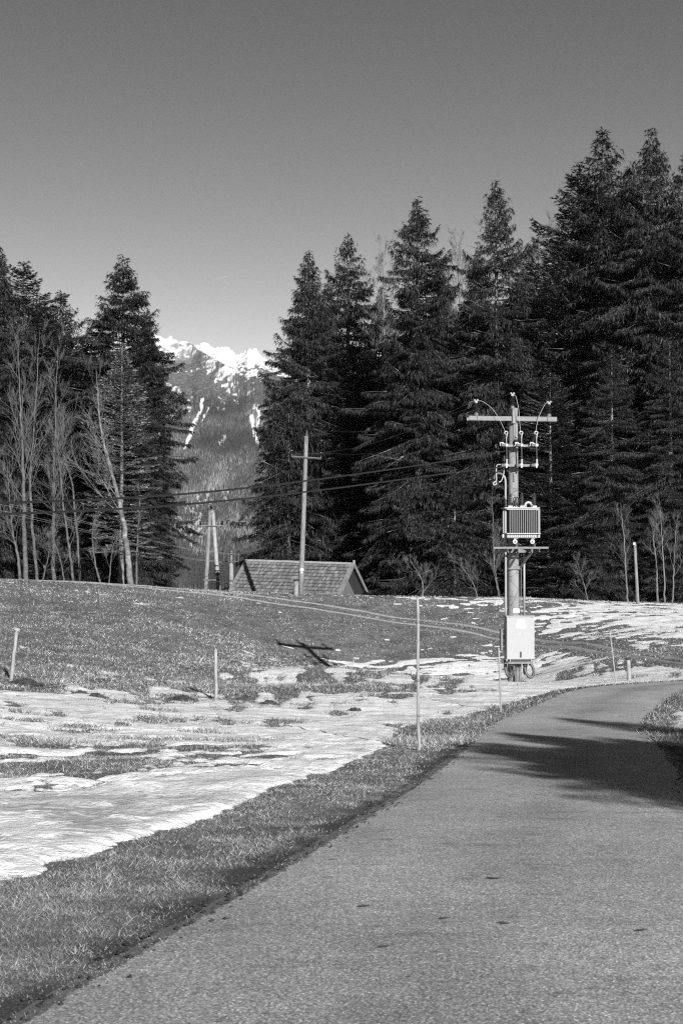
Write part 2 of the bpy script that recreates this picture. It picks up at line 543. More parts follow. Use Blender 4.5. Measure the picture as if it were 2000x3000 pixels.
c = mix(n, l, 1.0, c, ramp(n, l, fs_, [(0.33, 0.72), (0.42, 1.0), (0.62, 1.0), (0.74, 1.13)]), 'MULTIPLY')
l.new(mix(n, l, ramp(n, l, rm_.outputs[0], [(0.98, 0.0), (1.22, 1.0)]), c, ramp(n, l, noise(n, l, 60, 3, 0.7), [(0.3, 0.05), (0.7, 0.16)])), b.inputs['Base Color'])
b.inputs['Roughness'].default_value = 0.85
b.inputs['Specular IOR Level'].default_value = 0.3
bump(n, l, b, vo.outputs['Distance'], 0.35, 0.004)

m, n, l, b = new_mat('grass_blade')
at = attr_node(n, 'tone')
l.new(ramp(n, l, at.outputs['Fac'], [(0.0, 0.035), (0.4, 0.12), (0.75, 0.25), (1.0, 0.42)]), b.inputs['Base Color'])
b.inputs['Roughness'].default_value = 0.7
b.inputs['Specular IOR Level'].default_value = 0.25

m, n, l, b = new_mat('mole_earth')
f1 = noise(n, l, 14, 5, 0.7)
l.new(ramp(n, l, f1, [(0.3, 0.025), (0.7, 0.075)]), b.inputs['Base Color'])
b.inputs['Roughness'].default_value = 1.0
b.inputs['Specular IOR Level'].default_value = 0.05
bump(n, l, b, f1, 1.0, 0.06)
simple('track_gravel', 0.23, 0.95, var=0.35, scale=9, bmp=0.4, spec=0.1)

# ------------------------------------------------------------------ ground sheet (polar grid round the camera)
inner = np.radians(np.linspace(-19, 19, 330))
outer = np.radians(np.concatenate([np.linspace(20, 179, 56), np.linspace(181, 340, 56)]))
th = np.concatenate([inner, outer])
rr = np.concatenate([np.geomspace(1.0, 104, 350), np.geomspace(108, 7400, 60)])
R_, T_ = np.meshgrid(rr, th, indexing='ij')
gx = R_ * np.sin(T_); gy = R_ * np.cos(T_)
g_rd, g_side, _ = road_dist(gx, gy); g_rd = g_rd.reshape(gx.shape); g_side = g_side.reshape(gx.shape)
gz = z_ground(gx, gy, g_rd)
for (c0, r, h) in MOLES:
    q = np.hypot(gx - c0[0], gy - c0[1]) / (r * 1.5)
    gz += -0.02 * np.exp(-q * q * 2)
nr_, nt_ = gx.shape
ii, jj = np.meshgrid(np.arange(nr_ - 1), np.arange(nt_), indexing='ij')
j2 = (jj + 1) % nt_
quads = np.stack([ii * nt_ + jj, ii * nt_ + j2, (ii + 1) * nt_ + j2, (ii + 1) * nt_ + jj], -1).reshape(-1, 4)[:, ::-1]
soil = np.clip(1.25 - (g_rd + 0.5 * fbm(gx / 0.6, gy / 0.6, 151, 4)) / 0.24, 0, 1) * (g_rd > -1)
ground = kind(raw_mesh('meadow', np.stack([gx, gy, gz], -1).reshape(-1, 3), quads, 4, 'meadow_soil', smooth=True, attrs={'soil': soil.ravel()}), 'structure')

# snow sheet on a finer grid, rising out of the turf where snow lies
s_th = np.radians(np.linspace(-18.5, 18.5, 640)); s_rr = np.geomspace(4.6, 96, 640)
ns = len(s_th)
sR, sT = np.meshgrid(s_rr, s_th, indexing='ij')
sx, sy = sR * np.sin(sT), sR * np.cos(sT)
s_rd, s_side, _ = road_dist(sx, sy); s_rd = s_rd.reshape(sx.shape); s_side = s_side.reshape(sx.shape)
sz = z_ground(sx, sy, s_rd)
ridx = np.arange(len(s_rr))
sm = snow_value(sx, sy, sz, s_rd, s_side)
rip = 0.012 * fbm(sx / 0.42, sy / 0.40, 41, 2, 0.5) + 0.015 * fbm(sx / 1.5, sy / 1.0, 47, 3)
thick = np.where(sm > 0, 0.010 + np.interp(sy, [15, 35], [0.060, 0.022]) * (1 - np.exp(-sm * 3.2)), sm * 0.045) + np.clip(sm, 0, 1) * rip
s_z = sz + np.clip(thick, -0.12, 0.2)
px_s, py_s = proj(sx, sy, sz)
cr = fbm(sx / 1.5, sy / 0.75, 61, 5, 0.6) + 0.15 * fbm(sx / 0.2, sy / 0.2, 63, 2)
zone = np.clip((py_s - 2230) / 140, 0, 1) * np.clip((sm - 0.25) / 0.6, 0, 1)
ice = np.clip(0.5 + (cr - 0.02) * 9, 0, 1) * zone
ice = np.maximum(ice, np.clip((cr - 0.18) * 4, 0, 0.6) * (sm > 0.2))
s_z = s_z - 0.024 * ice                      # thawed hollows lie lower than the crust
keep = (sm > -0.45)
qi, qj = np.meshgrid(np.arange(len(ridx) - 1), np.arange(ns - 1), indexing='ij')
kq = keep[:-1, :-1] | keep[1:, :-1] | keep[:-1, 1:] | keep[1:, 1:]
qi, qj = qi[kq], qj[kq]
sq = np.stack([qi * ns + qj, qi * ns + qj + 1, (qi + 1) * ns + qj + 1, (qi + 1) * ns + qj], -1)[:, ::-1]
used = np.unique(sq); remap = np.full(len(ridx) * ns, -1); remap[used] = np.arange(len(used))
snow_attr = ice
snow = kind(raw_mesh('snow', np.stack([sx, sy, s_z], -1).reshape(-1, 3)[used], remap[sq], 4, 'old_snow', smooth=True, attrs={'ice': snow_attr.ravel()[used]}), 'structure')

# ------------------------------------------------------------------ road
na = 26
ts = np.linspace(-1, 1, na)
jl = ROAD_W / 2 + 0.03 * fbm(S / 0.35, S * 0, 71, 3, 0.8) + 0.06; jr = ROAD_W / 2 + 0.05 * fbm(S / 0.35, S * 0 + 9, 77, 3, 0.8) + 0.06
off = np.where(ts[None] < 0, ts[None] * jl[:, None], ts[None] * jr[:, None])
rx = RC[:, 0][:, None] + RN[:, 0][:, None] * off; ry = RC[:, 1][:, None] + RN[:, 1][:, None] * off
rz = z_base(rx, ry) + 0.022 - 0.02 * ts[None] ** 4 + 0.006 * fbm(rx / 1.5, ry / 1.5, 81, 2)
ii, jj = np.meshgrid(np.arange(len(S) - 1), np.arange(na - 1), indexing='ij')
rq = np.stack([ii * na + jj, ii * na + jj + 1, (ii + 1) * na + jj + 1, (ii + 1) * na + jj], -1).reshape(-1, 4)
wearv = np.exp(-((ts[None] - 0.05) / 0.28) ** 2) * np.clip(0.6 + 0.8 * fbm(S / 3.0, S * 0, 91, 3), 0, 1)[:, None] * np.ones((1, na))
road = kind(raw_mesh('road', np.stack([rx, ry, rz], -1).reshape(-1, 3), rq, 4, 'asphalt', smooth=True, attrs={'wear': wearv.ravel(), 'rim': np.clip((np.abs(ts[None]) - 0.86) / 0.14, 0, 1).repeat(len(S), 0).ravel()}), 'structure')

# ------------------------------------------------------------------ field track: two pale wheel ruts
track = kind(empty('field_track', ground_at(1000, 1785)), 'structure')
for k, c in enumerate(RUTS):
    t = np.gradient(c, axis=0); t /= np.linalg.norm(t, axis=1, keepdims=True)
    nn = np.stack([t[:, 1], -t[:, 0]], 1)
    s = np.arange(len(c))
    wdt = 0.17 + 0.13 * fbm(s / 6.0, s * 0 + k, 99 + k, 3)
    wdt = np.clip(wdt, 0.04, 0.45)
    offs = np.linspace(-1, 1, 5)
    X = c[:, 0][:, None] + nn[:, 0][:, None] * wdt[:, None] * offs; Y = c[:, 1][:, None] + nn[:, 1][:, None] * wdt[:, None] * offs
    Z = z_ground(X, Y) + 0.045 - 0.05 * offs[None] ** 2
    ii, jj = np.meshgrid(np.arange(len(c) - 1), np.arange(4), indexing='ij')
    q = np.stack([ii * 5 + jj, ii * 5 + jj + 1, (ii + 1) * 5 + jj + 1, (ii + 1) * 5 + jj], -1).reshape(-1, 4)
    o = raw_mesh('wheel_rut', np.stack([X, Y, Z], -1).reshape(-1, 3) - np.array(track.location), q, 4, 'track_gravel', parent=track, smooth=True)

# ------------------------------------------------------------------ grass
def blades(name, x, y, z, length, width, lean, tone, two=False):
    N = len(x)
    az = RNG.uniform(0, 2 * np.pi, N); fa = RNG.uniform(0, np.pi, N)
    lx = np.cos(az) * lean * length; ly = np.sin(az) * lean * length
    wx = np.cos(fa) * width / 2; wy = np.sin(fa) * width / 2
    h = length * np.sqrt(np.clip(1 - lean ** 2, 0.05, 1))
    b0 = np.stack([x - wx, y - wy, z], -1); b1 = np.stack([x + wx, y + wy, z], -1)
    tip = np.stack([x + lx, y + ly, z + h], -1)
    if two:
        mx = x + lx * 0.38; my = y + ly * 0.38; mz = z + h * 0.62
        m0 = np.stack([mx - wx * .75, my - wy * .75, mz], -1); m1 = np.stack([mx + wx * .75, my + wy * .75, mz], -1)
        V = np.stack([b0, b1, m1, m0, tip], 1).reshape(-1, 3)
        k = np.arange(N)[:, None] * 5
        Fc = np.concatenate([k + [0, 1, 2], k + [0, 2, 3], k + [3, 2, 4]])
        at = np.repeat(tone, 5)
    else:
        V = np.stack([b0, b1, tip], 1).reshape(-1, 3)
        Fc = np.arange(N)[:, None] * 3 + np.array([0, 1, 2])
        at = np.repeat(tone, 3)
    return raw_mesh(name, V, Fc, 3, 'grass_blade', attrs={'tone': at})

def sample_polar(N, d0, d1, a0=-17.5, a1=17.5):
    a = np.radians(RNG.uniform(a0, a1, N)); r = np.exp(RNG.uniform(np.log(d0), np.log(d1), N))
    return r * np.sin(a), r * np.cos(a)

def grass_points(N, d0, d1):
    x, y = sample_polar(N, d0, d1)
    rd, side, _ = road_dist(x, y)
    jit = 0.09 * fbm(x / 0.35, y / 0.35, 15, 3)
    ok = rd > -0.05 + 1.6 * jit - np.abs(RNG.normal(0, 0.05, len(x)))
    x, y, rd, side = x[ok], y[ok], rd[ok], side[ok]
    z = np.where(rd < 0.05, np.maximum(z_ground(x, y, rd), z_base(x, y) + 0.012), z_ground(x, y, rd))
    m = snow_value(x, y, z, rd, side)
    ok = m < 0.06 + np.abs(RNG.normal(0, 0.13, len(x)))
    ok &= rut_dist(x, y) > 0.24 + 0.12 * RNG.uniform(-1, 1, len(x))
    for (c0, r, h) in MOLES:
        ok &= np.hypot(x - c0[0], y - c0[1]) > r * 0.9
    return x[ok], y[ok], z[ok], rd[ok], m[ok]

x, y, z, rd, m_ = grass_points(640000, 5.0, 26.0)
d = np.hypot(x, y)
cl = fbm(x / 0.35, y / 0.35, 51, 3)
tone = np.clip(0.60 + 0.27 * RNG.normal(0, 1, len(x)) + 0.30 * cl + 0.25 * fbm(x / 1.3, y / 1.3, 59, 3), 0, 1)
bare = np.clip(1.15 - (rd + 0.5 * fbm(x / 0.6, y / 0.6, 151, 4)) / 0.24, 0, 0.85) * 0.9 + 0.6 * (fbm(x / 0.7, y / 0.5, 53, 3) > 0.34 + np.clip(rd - 0.5, 0, 1))
k = RNG.uniform(0, 1, len(x)) > bare
L = (0.022 + 0.036 * RNG.uniform(0, 1, len(x)) ** 1.7) * (1 + 0.5 * cl) * np.clip(0.35 + rd / 0.4, 0.4, 1.1)
lean = np.clip(RNG.normal(0.90, 0.13, len(x)), 0.1, 0.99)
wd = np.maximum(0.0030, 0.00036 * d) * RNG.uniform(0.6, 1.5, len(x))
kind(blades('verge_grass', x[k], y[k], z[k] - 0.004, L[k], wd[k], lean[k], tone[k]), 'stuff')

x, y, z, rd, m_ = grass_points(470000, 24.0, 93.0)
d = np.hypot(x, y)
cl = fbm(x / 0.7, y / 1.1, 55, 4) * 0.7 + fbm(x / 4.0, y / 6.0, 57, 4) * 0.8
tone = np.clip(0.45 + 0.24 * RNG.normal(0, 1, len(x)) + 0.42 * cl, 0, 1)
L = (0.05 + 0.07 * RNG.uniform(0, 1, len(x)) ** 2) * (1 + 0.5 * cl)
lean = np.clip(RNG.normal(0.8, 0.18, len(x)), 0.1, 0.97)
wd = 0.00062 * d * RNG.uniform(0.6, 1.5, len(x))
kind(blades('meadow_grass', x, y, z - 0.004, L, wd, lean, tone), 'stuff')

# bits of dead grass lying on the snow
xs, ys = sample_polar(9000, 7, 45)
rd, side, _ = road_dist(xs, ys); zs = z_ground(xs, ys, rd); ms = snow_value(xs, ys, zs, rd, side)
ok = (rd > 0.5) & (ms > 0.05) & (RNG.uniform(0, 1, len(xs)) < np.interp(ms, [0, 0.5, 1.2], [1, 0.35, 0.12]))
xs, ys, zs, ms = xs[ok], ys[ok], zs[ok], ms[ok]; ds = np.hypot(xs, ys)
zs = zs + 0.010 + np.interp(ys, [15, 35], [0.050, 0.022]) * (1 - np.exp(-np.maximum(ms, 0) * 2.2)) - 0.01
kind(blades('snow_litter', xs, ys, zs, RNG.uniform(0.03, 0.09, len(xs)), np.maximum(0.004, 0.0004 * ds), RNG.uniform(0.75, 0.98, len(xs)), RNG.uniform(0.0, 0.35, len(xs))), 'stuff')

# crumbs of earth and grit along both road edges
q = RNG.integers(0, len(RC), 5200); sd = RNG.choice([-1.0, 1.0], 5200)
oo = sd * (ROAD_W / 2 + 0.05 - np.abs(RNG.normal(0, 0.09, 5200)))
xs = RC[q, 0] + RN[q, 0] * oo + RNG.normal(0, 0.05, 5200); ys = RC[q, 1] + RN[q, 1] * oo + RNG.normal(0, 0.05, 5200)
ok = (ys > 4) & (ys < 48); xs, ys = xs[ok], ys[ok]; N = len(xs)
sz_ = RNG.uniform(0.006, 0.02, N); zz = z_base(xs, ys) + 0.018
oct_ = np.array([(1, 0, 0), (0, 1, 0), (-1, 0, 0), (0, -1, 0), (0, 0, 0.8)])
V = (np.stack([xs, ys, zz], -1)[:, None] + oct_[None] * sz_[:, None, None] * RNG.uniform(0.6, 1.4, (N, 5, 1))).reshape(-1, 3)
kk = np.arange(N)[:, None] * 5
kind(raw_mesh('verge_crumbs', V, np.concatenate([kk + [0, 1, 4], kk + [1, 2, 4], kk + [2, 3, 4], kk + [3, 0, 4]]), 3, 'mole_earth'), 'stuff')

# tall dry stalks here and there
xs, ys = sample_polar(1500, 14, 75)
rd, side, _ = road_dist(xs, ys); zs = z_ground(xs, ys, rd)
ok = (rd > 0.3) & (snow_value(xs, ys, zs, rd, side) < 0.0)
xs, ys, zs = xs[ok], ys[ok], zs[ok]
ds = np.hypot(xs, ys)
kind(blades('dry_stalks', xs, ys, zs - 0.01, RNG.uniform(0.08, 0.24, len(xs)), np.maximum(0.005, 0.00035 * ds), RNG.uniform(0.1, 0.8, len(xs)), RNG.uniform(0.5, 1, len(xs))), 'stuff')

print('ground done', round(time.time() - T0, 1))
#@@NEXT
# ------------------------------------------------------------------ mountain
m, n, l, b = new_mat('mountain_face')
co = n.new('ShaderNodeTexCoord')
f1 = noise(n, l, 0.012, 6, 0.7, vec=co.outputs['Object']); f2 = noise(n, l, 0.05, 5, 0.75, vec=co.outputs['Object'])
sn_a = attr_node(n, 'snowcover'); ro_a = attr_node(n, 'rock')
forest = ramp(n, l, f2, [(0.3, 0.03), (0.55, 0.08), (0.72, 0.20)])
rock = ramp(n, l, f2, [(0.3, 0.18), (0.65, 0.40)])
snowc = ramp(n, l, f2, [(0.3, 0.40), (0.6, 0.70)])
base = mix(n, l, ro_a.outputs['Fac'], forest, rock)
l.new(mix(n, l, sn_a.outputs['Fac'], base, snowc), b.inputs['Base Color'])
b.inputs['Roughness'].default_value = 0.95
b.inputs['Specular IOR Level'].default_value = 0.1
bump(n, l, b, f2, 0.8, 12.0)

ridge_px = [-6000, -2000, 0, 300, 455, 490, 526, 560, 589, 612, 639, 667, 700, 712, 725, 751, 782, 850, 1100, 1500, 3000, 7000]
ridge_y = [1330, 1180, 1040, 1000, 984, 992, 996, 1010, 1006, 1014, 1011, 1015, 1031, 1030, 1021, 1026, 1048, 1072, 1010, 1100, 1200, 1330]
cols = np.concatenate([np.linspace(-6000, 350, 60, endpoint=False), np.linspace(350, 960, 300, endpoint=False), np.linspace(960, 7000, 60)])
prof = np.array([(1760, 3500), (1720, 3800), (1650, 4100), (1500, 4600), (1400, 5000), (1300, 5350), (1200, 5800), (1120, 6250), (1060, 6550), (1010, 6800)], float)
nrow = 280
tt = np.linspace(0, 1, nrow)
ti = np.linspace(0, 1, len(prof))
yy = np.interp(tt, ti, prof[:, 0]); dd = np.interp(tt, ti, prof[:, 1])
for _ in range(30):
    yy[1:-1] = (yy[:-2] + yy[1:-1] * 2 + yy[2:]) / 4; dd[1:-1] = (dd[:-2] + dd[1:-1] * 2 + dd[2:]) / 4
CX_, YY = np.meshgrid(cols, yy, indexing='ij'); _, DD = np.meshgrid(cols, dd, indexing='ij')
rp = np.interp(cols, ridge_px, ridge_y)[:, None]
k = np.clip((1330 - YY) / 320, 0, 1)
YY = YY + k * (rp - 1010)
lat = (CX_ - 1000) / F * DD
up = (1580 - YY) / F * DD
edge = np.clip(1 - np.abs(tt - 1) / 0.06, 0, 1)[None]
# spurs and gullies running down the slope
gul = 1 - 2 * np.abs(fbm(lat / 260 + 0.15 * fbm(lat / 300, DD / 300, 4, 3), DD / 900, 101, 4, 0.55))
rel = 38 * (gul - 0.5) + 30 * fbm(lat / 420, DD / 420, 105, 5, 0.55)
rel = rel * np.clip(tt / 0.25, 0, 1)[None] * (1 - 0.92 * edge) + edge * 34 * fbm(lat / 34, DD / 60, 107, 4, 0.65)
# the spur that comes down from the left peak, dark below, snow bowl to its right
spur = np.exp(-((CX_ - (560 + (YY - 1050) * 1.6)) / 26) ** 2) * np.clip((YY - 1010) / 40, 0, 1) * np.clip((1180 - YY) / 60, 0, 1)
rel = rel + 45 * spur
MZ = up + EYE + rel
Mx, My = lat, DD.copy()
# back side of the ridge
Mx2, My2, Mz2 = Mx[:, -1:] * 1.05, My[:, -1:] + 350, MZ[:, -1:] - 330
Mx = np.concatenate([Mx, Mx2], 1); My = np.concatenate([My, My2], 1); MZ = np.concatenate([MZ, Mz2], 1)
YYe = np.concatenate([YY, YY[:, -1:]], 1); CXe = np.concatenate([CX_, CX_[:, -1:]], 1)
nz1 = fbm(Mx / 130, My / 130, 111, 5, 0.6); nz2 = 0.6 * fbm(Mx / 35, MZ / 50, 117, 4, 0.65) + 0.9 * fbm(Mx / 11, MZ / 16, 119, 3, 0.7)
lim = np.interp(CXe, [300, 455, 520, 560, 600, 640, 680, 720, 760, 800, 900], [1080, 1070, 1050, 1056, 1084, 1106, 1120, 1124, 1120, 1114, 1105])
snv = (lim - YYe) / 24 + 1.2 * nz1 + 1.1 * nz2
steep_rock = np.clip((fbm(Mx / 32, MZ / 24, 121, 5, 0.75) + 0.03 + 0.06 * (YYe > 1035)) * 6, 0, 1) * (YYe > rp + 2) * np.interp(CXe, [500, 600, 660, 690, 760], [0.8, 0.5, 0.7, 1, 1])
snv = snv - 2.0 * steep_rock
# snow and scree in gullies lower down
def streak(pts, w):
    P = np.array(pts, float); out = np.zeros_like(CXe)
    for (xa, ya), (xb, yb) in zip(P[:-1], P[1:]):
        t = np.clip((YYe - ya) / (yb - ya), 0, 1); inside = (YYe >= min(ya, yb) - 2) & (YYe <= max(ya, yb) + 2)
        xx = xa + (xb - xa) * t
        out = np.maximum(out, inside * np.clip(1.6 - np.abs(CXe - xx) / w, -1, 1))
    return out
st = np.maximum.reduce([streak([(592, 1172), (588, 1205), (572, 1240), (566, 1255)], 4), streak([(575, 1230), (562, 1255), (556, 1275), (545, 1298), (540, 1312)], 5),
                        streak([(612, 1195), (600, 1215), (590, 1240)], 3), streak([(736, 1215), (742, 1250), (750, 1290), (757, 1315)], 6), streak([(760, 1210), (752, 1260)], 4)])
snv = np.maximum(snv, st * 2 - 0.9 + 0.8 * nz2)
patch = np.clip((YYe - 1060) / 30, 0, 1) * np.clip((1330 - YYe) / 90, 0, 1)
snv = np.maximum(snv, (nz1 * 1.3 + nz2 * 1.4 - 0.72) * 2.2 * patch - (1 - patch) * 3)
snv = np.clip(0.5 + snv * 1.6, 0, 1)
pale = np.exp(-((CXe - 550) / 60) ** 2 - ((YYe - 1555) / 75) ** 2) * 1.25 + np.exp(-((CXe - 640) / 80) ** 2 - ((YYe - 1470) / 45) ** 2) * 0.85 + np.exp(-((CXe - 650) / 45) ** 2 - ((YYe - 1295) / 28) ** 2) * 0.9 + np.exp(-((CXe - 770) / 30) ** 2 - ((YYe - 1275) / 28) ** 2) * 0.8
rk = np.clip((pale - 0.50 + 0.55 * nz1 + 0.6 * nz2) * 3.0, 0, 1)
rk = np.maximum(rk, np.clip((1075 - YYe) / 40, 0, 1) * 0.65)
nc, nrw = Mx.shape
ii, jj = np.meshgrid(np.arange(nc - 1), np.arange(nrw - 1), indexing='ij')
mq = np.stack([ii * nrw + jj, (ii + 1) * nrw + jj, (ii + 1) * nrw + jj + 1, ii * nrw + jj + 1], -1).reshape(-1, 4)
mount = kind(raw_mesh('mountain', np.stack([Mx, My, MZ], -1).reshape(-1, 3), mq, 4, 'mountain_face', smooth=True, attrs={'snowcover': snv.ravel(), 'rock': rk.ravel()}), 'structure')

# far forest on its flank: one mass of small crowns
m, n, l, b = new_mat('far_conifer')
at = attr_node(n, 'tone')
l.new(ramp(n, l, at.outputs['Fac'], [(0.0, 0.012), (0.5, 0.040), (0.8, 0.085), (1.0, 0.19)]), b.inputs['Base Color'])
b.inputs['Roughness'].default_value = 0.95; b.inputs['Specular IOR Level'].default_value = 0.1
N = 56000
ci = RNG.uniform(62, 62 + 270, N); ri = RNG.uniform(0.05, 0.80, N) ** 0.9 * (nrow - 2)
a = ci.astype(int); r_ = ri.astype(int); fa = ci - a; fr = ri - r_
def bil(Q):
    return (Q[a, r_] * (1 - fa) + Q[a + 1, r_] * fa) * (1 - fr) + (Q[a, r_ + 1] * (1 - fa) + Q[a + 1, r_ + 1] * fa) * fr
tx, ty, tz, tsn, trk, tyy = bil(Mx), bil(My), bil(MZ), bil(snv), bil(rk), bil(YYe)
dens = np.clip((tyy - 1110) / 110, 0, 1) * (1 - 0.97 * np.clip(tsn * 1.3, 0, 1)) * (1 - 0.80 * trk)
dens *= np.where((tyy < 1290) & (bil(CXe) < 545 + (tyy - 1100) * 0.25), 0.12, 1.0)
ok = RNG.uniform(0, 1, N) < dens
tx, ty, tz, tyy = tx[ok], ty[ok], tz[ok], tyy[ok]
N = len(tx)
th_ = RNG.uniform(12, 24, N) * np.clip(0.5 + (tyy - 1110) / 300, 0.5, 1); tr = th_ * RNG.uniform(0.13, 0.2, N)
ang = RNG.uniform(0, 2 * np.pi, N)
vs = []
for kq in range(4):
    aa = ang + kq * np.pi / 2
    vs.append(np.stack([tx + tr * np.cos(aa), ty + tr * np.sin(aa), tz - 2], -1))
vs.append(np.stack([tx, ty, tz + th_], -1))
V = np.stack(vs, 1).reshape(-1, 3); kk = np.arange(N)[:, None] * 5
Fc = np.concatenate([kk + [0, 1, 4], kk + [1, 2, 4], kk + [2, 3, 4], kk + [3, 0, 4]])
tone = np.clip(0.42 + 0.16 * RNG.normal(0, 1, N) + 0.9 * fbm(tx / 160, tz / 90, 131, 4), 0, 1)
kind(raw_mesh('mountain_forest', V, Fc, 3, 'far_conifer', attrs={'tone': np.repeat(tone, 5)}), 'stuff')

# ------------------------------------------------------------------ conifers
m, n, l, b = new_mat('spruce_needles')
at = attr_node(n, 'tone'); oi = n.new('ShaderNodeObjectInfo')
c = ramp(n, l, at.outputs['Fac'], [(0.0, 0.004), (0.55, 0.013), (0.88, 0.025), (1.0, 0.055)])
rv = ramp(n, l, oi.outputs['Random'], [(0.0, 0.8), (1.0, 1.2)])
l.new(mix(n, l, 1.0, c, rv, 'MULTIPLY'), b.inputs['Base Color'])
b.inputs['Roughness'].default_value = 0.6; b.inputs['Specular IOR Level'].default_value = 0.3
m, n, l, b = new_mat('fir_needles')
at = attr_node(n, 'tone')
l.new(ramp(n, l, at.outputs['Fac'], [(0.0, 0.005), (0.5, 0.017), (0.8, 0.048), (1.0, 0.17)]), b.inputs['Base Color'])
b.inputs['Roughness'].default_value = 0.45; b.inputs['Specular IOR Level'].default_value = 0.5
m, n, l, b = new_mat('pale_needles')
at = attr_node(n, 'tone')
l.new(ramp(n, l, at.outputs['Fac'], [(0.0, 0.04), (0.5, 0.10), (1.0, 0.22)]), b.inputs['Base Color'])
b.inputs['Roughness'].default_value = 0.6
m, n, l, b = new_mat('spruce_bark')
f1 = noise(n, l, 3.0, 5, 0.7, mapping=(2, 2, 0.6))
l.new(ramp(n, l, f1, [(0.38, 0.03), (0.52, 0.10), (0.70, 0.30)]), b.inputs['Base Color'])
b.inputs['Roughness'].default_value = 0.9; bump(n, l, b, f1, 0.6, 0.03)
m, n, l, b = new_mat('spruce_branch')
f1 = noise(n, l, 1.5, 4, 0.6)
l.new(ramp(n, l, f1, [(0.4, 0.02), (0.58, 0.05), (0.68, 0.24)]), b.inputs['Base Color'])
b.inputs['Roughness'].default_value = 0.9
m, n, l, b = new_mat('pale_bark')
f1 = noise(n, l, 5.0, 5, 0.7, mapping=(1, 1, 0.7)); f2 = noise(n, l, 0.8, 3, 0.6)
c = mix(n, l, ramp(n, l, f2, [(0.4, 0), (0.65, 1)]), ramp(n, l, f1, [(0.36, 0.045), (0.5, 0.13), (0.7, 0.25)]), ramp(n, l, f1, [(0.38, 0.035), (0.6, 0.085), (0.8, 0.16)]))
l.new(c, b.inputs['Base Color']); b.inputs['Roughness'].default_value = 0.85; bump(n, l, b, f1, 0.5, 0.01)
simple('grey_bark', 0.065, 0.9, var=0.6, scale=3.0)
simple('twig_bark', 0.10, 0.9, var=0.5, scale=2.0)

def norm(v):
    return v / np.maximum(np.linalg.norm(v, axis=-1, keepdims=True), 1e-9)

def tubes_fast(P0, P1, P2, r0, r1):
    """many three-sided bent sticks (3 rings), vectorised"""
    N = len(P0)
    t = norm(P2 - P0)
    a = np.where(np.abs(t[:, 2:3]) < 0.8, np.array([[0, 0, 1.0]]), np.array([[1.0, 0, 0]]))
    e1 = norm(np.cross(t, a)); e2 = np.cross(t, e1)
    rings = []
    for P, r in ((P0, r0), (P1, (r0 + r1) / 2), (P2, r1)):
        for q in range(3):
            an = q * 2 * np.pi / 3
            rings.append(P + r[:, None] * (np.cos(an) * e1 + np.sin(an) * e2))
    V = np.stack(rings, 1).reshape(-1, 3)
    k = np.arange(N)[:, None] * 9
    fs = []
    for i in range(2):
        for q in range(3):
            w = (q + 1) % 3
            fs.append(k + [i * 3 + q, i * 3 + w, i * 3 + 3 + w, i * 3 + 3 + q])
    return V, np.concatenate(fs)

